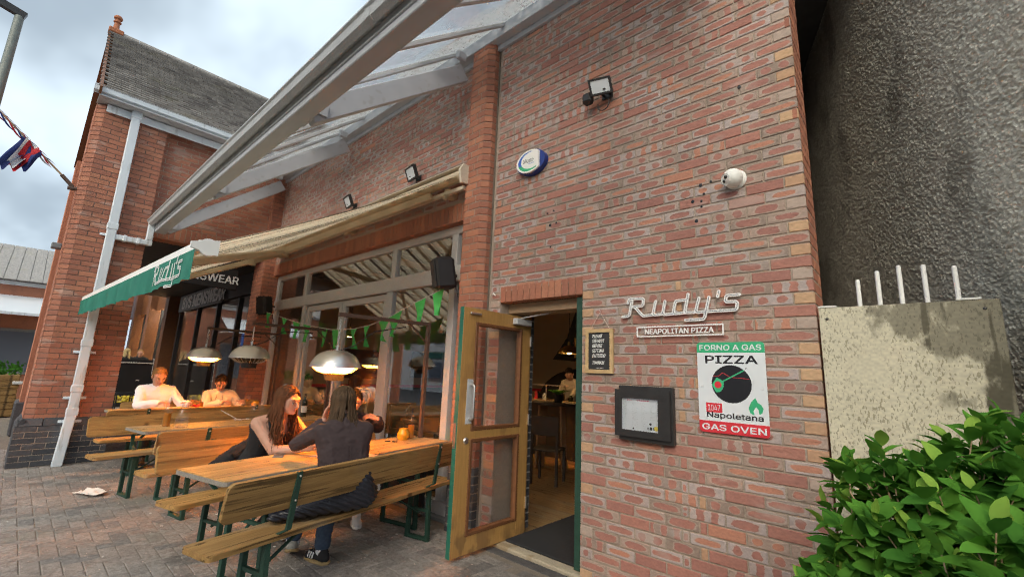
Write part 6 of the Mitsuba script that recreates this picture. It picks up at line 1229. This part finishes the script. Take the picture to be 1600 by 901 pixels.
def e2(phi, q):
    a = abs(math.degrees(phi)); return (math.copysign(.05 + .055 * (1 - (a - 62) / 112), phi) + q.normal() * .022 - (.012 if phi < 0 else 0), -.085 - .035 * ((a - 62) / 112) + q.normal() * .012, -.235 - .06 * q.random() + (.04 if phi > 0 else -.02))
part(k, 'hair', cat([hair_cap(p['H'], 1.08, .058, -.08), strands(p['H'], 420, e2, 9, .0048, .004, .005)]), 'hair_ash', smooth=True, label='long straight ash brown hair')
# her puffer jacket, folded round the hips
PJ = thing('puffer_jacket', 'black quilted puffer jacket bunched on the bench round the woman in the plum top', 'jacket')
def quilt(m, axis, pitch, amp):
    v = np.array(m.vertices); n = np.array(m.vertex_normals); t = v @ unit(axis) / pitch; return tm(v + n * (amp * (np.abs(np.sin(np.pi * t)) - .5) + .012 * (meshkit.fbm(v * 11, 3, 5) - .5))[:, None], m.faces)
q = p['hip'][0] * .5 + p['hip'][1] * .5; bk, rt_ = -p['f'], p['rs']
body_ = [hull((q + bk * .10 + rt_ * .13 + Z_ * -.02, .075), (q + bk * .10 - rt_ * .13 + Z_ * -.02, .075), (q + bk * .02 + rt_ * .19 - Z_ * .02, .07), (q + bk * .02 - rt_ * .19 - Z_ * .02, .07), (q + bk * .10 + rt_ * .10 + Z_ * .15, .055), (q + bk * .10 - rt_ * .10 + Z_ * .15, .055))]
flap = [hull((q + bk * .10 - rt_ * .15 - Z_ * .02, .07), (q + bk * .12 - rt_ * .36 - Z_ * .055, .036), (q + bk * .02 - rt_ * .34 - Z_ * .06, .032), (q + bk * .05 - rt_ * .20 + Z_ * .05, .06)), hull((q + bk * .12 - rt_ * .34 - Z_ * .058, .034), (q + bk * .10 - rt_ * .48 - Z_ * .068, .024), (q + bk * .02 - rt_ * .46 - Z_ * .068, .022))]
slv = [hull((q + bk * .02 - rt_ * .30 + Z_ * .0, .05), (q + bk * .0 - rt_ * .55 - Z_ * .03, .036))]
part(PJ, 'quilted_body', quilt(solid(body_ + flap, .010, 5), Z_ + .45 * rt_ - .2 * bk, .030, .013), 'cloth_puffer', smooth=True); part(PJ, 'sleeve', quilt(solid(slv, .009, 4), rt_, .035, .012), 'cloth_puffer', smooth=True)
# --- third woman at the nearest table, mostly hidden behind the second
p = build_person('dark haired woman in dark sleeves mostly hidden at the far end of the nearest table', (-4.06, -.80, .555), fx(10), .36, unit([.85, -.30, -.12]), [(-3.74, -.50, .97), (-3.56, -.92, .83)], [(-3.66, -.68, .04), (-4.05, -.85, .02)], None, None, s=.96, pole=[np.array([.35, 1.0, -.35]), np.array([-.3, -.6, -1])], hand_dirs=[(unit([-.45, -.70, .35]), unit([-.5, -.2, -.7])), (unit([.8, .2, .1]), unit([0, 0, -1]))], curls=(28, 20))
face_parts(p['k'], p['H'], 'hair_dark'); wear(p, 'top', p['torso'](.012) + p['limb'](0, .022, .86) + p['limb'](1, .018, .86), 'cloth_plum', amp=.016, seed=8, f=15); wear(p, 'trousers', p['leg'](0, .014, .9) + p['leg'](1, .014, .9), 'cloth_black', seed=9); shoes(p, 'shoe_white', 'white_plastic', dirs=[fx(-25), fx(-10)])
part(p['k'], 'hair', cat([hair_cap(p['H'], 1.08, .052, -.075), fringe_short(p['H'], 260, 6, .05), xf(ico((0, -.125, .03), (.042, .04, .042), 3), p['H'])]), 'hair_dark', smooth=True)
# --- man in white shirt and woman in cream jumper eating at the farthest table
p = build_person('man in white shirt eating at the farthest table under the glowing heater', (-8.20, -1.55, .56), fx(-8), .24, unit([.80, .12, -.42]), [(-7.74, -1.24, .86), (-7.76, -1.58, .86)], [(-7.8, -1.4, .02), (-7.8, -1.65, .02)], None, None, s=1.05, pole=[np.array([0, .6, -.9]), np.array([-.1, -.9, -.7])], curls=(40, 40))
face_parts(p['k'], p['H'], 'hair_sandy'); wear(p, 'shirt', p['torso'](.014) + p['limb'](0, .016, .93) + p['limb'](1, .016, .93), 'cloth_white', amp=.014, seed=11, label='white shirt', f=14); wear(p, 'trousers', p['leg'](0, .014, .9) + p['leg'](1, .014, .9), 'cloth_navy', seed=12); shoes(p, 'shoe_black')
A = p['A']; part(p['k'], 'collar', cat([bar(A(.535, q * .055, .02), A(.475, q * .03, .095), .05, .008, up=p['fw']) for q in (-1, 1)] + [tube([A(.53, .065 * math.sin(a), -.015 + .06 * math.cos(a)) for a in np.linspace(.6, 5.7, 12)], .014, 6)]), 'cloth_white', smooth=True)
part(p['k'], 'hair', cat([hair_cap(p['H'], 1.05, .066, -.045), fringe_short(p['H'], 300, 7, .022, .010, .055)]), 'hair_sandy', smooth=True)
p = build_person('woman with spectacles in cream jumper eating at the farthest table', (-8.14, -.72, .53), fx(-15), .28, unit([.75, -.12, -.48]), [(-7.74, -.50, .86), (-7.70, -.80, .86)], [(-7.8, -.6, .02), (-7.8, -.85, .02)], None, None, s=.98, pole=[np.array([0, .7, -.9]), np.array([-.1, -.8, -.8])], curls=(40, 40))
face_parts(p['k'], p['H'], 'hair_dark', True); wear(p, 'jumper', p['torso'](.020) + p['limb'](0, .022, .93) + p['limb'](1, .022, .93), 'cloth_cream', amp=.014, seed=13, label='cream jumper', f=12); wear(p, 'trousers', p['leg'](0, .014, .9) + p['leg'](1, .014, .9), 'cloth_navy', seed=14); shoes(p, 'shoe_black')
A = p['A']; part(p['k'], 'drawstring', cat([tube([A(.49, q * .035, .105), A(.40, q * .05, .135), A(.30, q * .03, .13), A(.22, q * .05, .125)], .004, 5) for q in (-1, 1)]), 'dark_timber', smooth=True)
part(p['k'], 'hair', cat([hair_cap(p['H'], 1.08, .062, -.075), fringe_short(p['H'], 380, 8, .055, .010, .06, -.07), xf(ico((0, -.12, .05), (.04, .04, .04), 3), p['H'])]), 'hair_dark', smooth=True)
# --- people inside, kitchen and arcade
def extra(label, pel, face, look, hands, feet, top, hairm, hairf, s=1.0, lean=.15, group=None):
    q = build_person(label, pel, face, lean, look, hands, feet, None, None, s=s, edge=.028, group=group); wear(q, 'top', q['torso'](.016) + q['limb'](0, .016, .9) + q['limb'](1, .016, .9), top, edge=.03, amp=.010, seed=3); wear(q, 'trousers', q['leg'](0, .014, .95) + q['leg'](1, .014, .95), 'cloth_navy', edge=.03, seed=4); shoes(q, 'shoe_black')
    part(q['k'], 'hair', hairf(q['H']), hairm, smooth=True); return q
short = lambda H: cat([hair_cap(H, 1.06, .06, -.05), fringe_short(H, 160, 3, .03)])
longh = lambda H: cat([hair_cap(H, 1.08, .058, -.07), strands(H, 160, lambda phi, q: (math.copysign(.09, phi) + q.normal() * .02, -.09, -.25 - .08 * q.random()), 4, .006)])
extra('dark haired person in cream top sitting behind the window', (-8.55, .82, .56), fx(-5), unit([.9, -.1, -.4]), [(-8.1, 1.0, .82), (-8.1, .72, .82)], [(-8.1, .9, .02), (-8.1, .75, .02)], 'cloth_cream', 'hair_dark', short, .98, .25)
extra('diner in pale top facing left behind the window glass', (-6.85, 1.05, .56), fx(178), unit([-.95, -.2, -.2]), [(-7.35, 1.0, .84), (-7.3, 1.2, .84)], [(-7.3, 1.0, .02), (-7.3, 1.15, .02)], 'cloth_white', 'hair_sandy', short, 1.0, .18)
extra('long haired diner in dark top behind the window glass', (-6.45, .75, .56), fx(170), unit([-.95, .25, -.1]), [(-6.9, .7, .84), (-6.9, .9, .84)], [(-6.95, .7, .02), (-6.95, .9, .02)], 'cloth_plum', 'hair_brown', longh, 1.0, .12)
CHF = extra('chef in white top and dark cap bending over the kitchen counter', (-4.85, 4.75, .92), fx(-80), unit([.15, -.75, -.65]), [(-4.55, 4.15, 1.08), (-4.8, 4.12, 1.08)], [(-4.85, 4.72, .03), (-5.05, 4.75, .03)], 'cloth_cream', 'hair_dark', short, 1.0, .42)
extra('fair haired person sitting behind the black arcade barrier', (-19.0, -.55, 1.0), fx(190), unit([-1, 0, -.1]), [(-19.3, -.4, 1.1), (-19.3, -.7, 1.1)], [(-19.0, -.45, .02), (-19.0, -.65, .02)], 'cloth_black', 'hair_blond', longh, 1.0, .05)
extra('sandy haired person facing the street behind the arcade barrier', (-19.4, -.15, 1.0), fx(-20), unit([1, -.2, -.1]), [(-19.1, .05, 1.1), (-19.1, -.35, 1.1)], [(-19.4, .0, .02), (-19.4, -.25, .02)], 'cloth_black', 'hair_sandy', short, 1.0, .05)
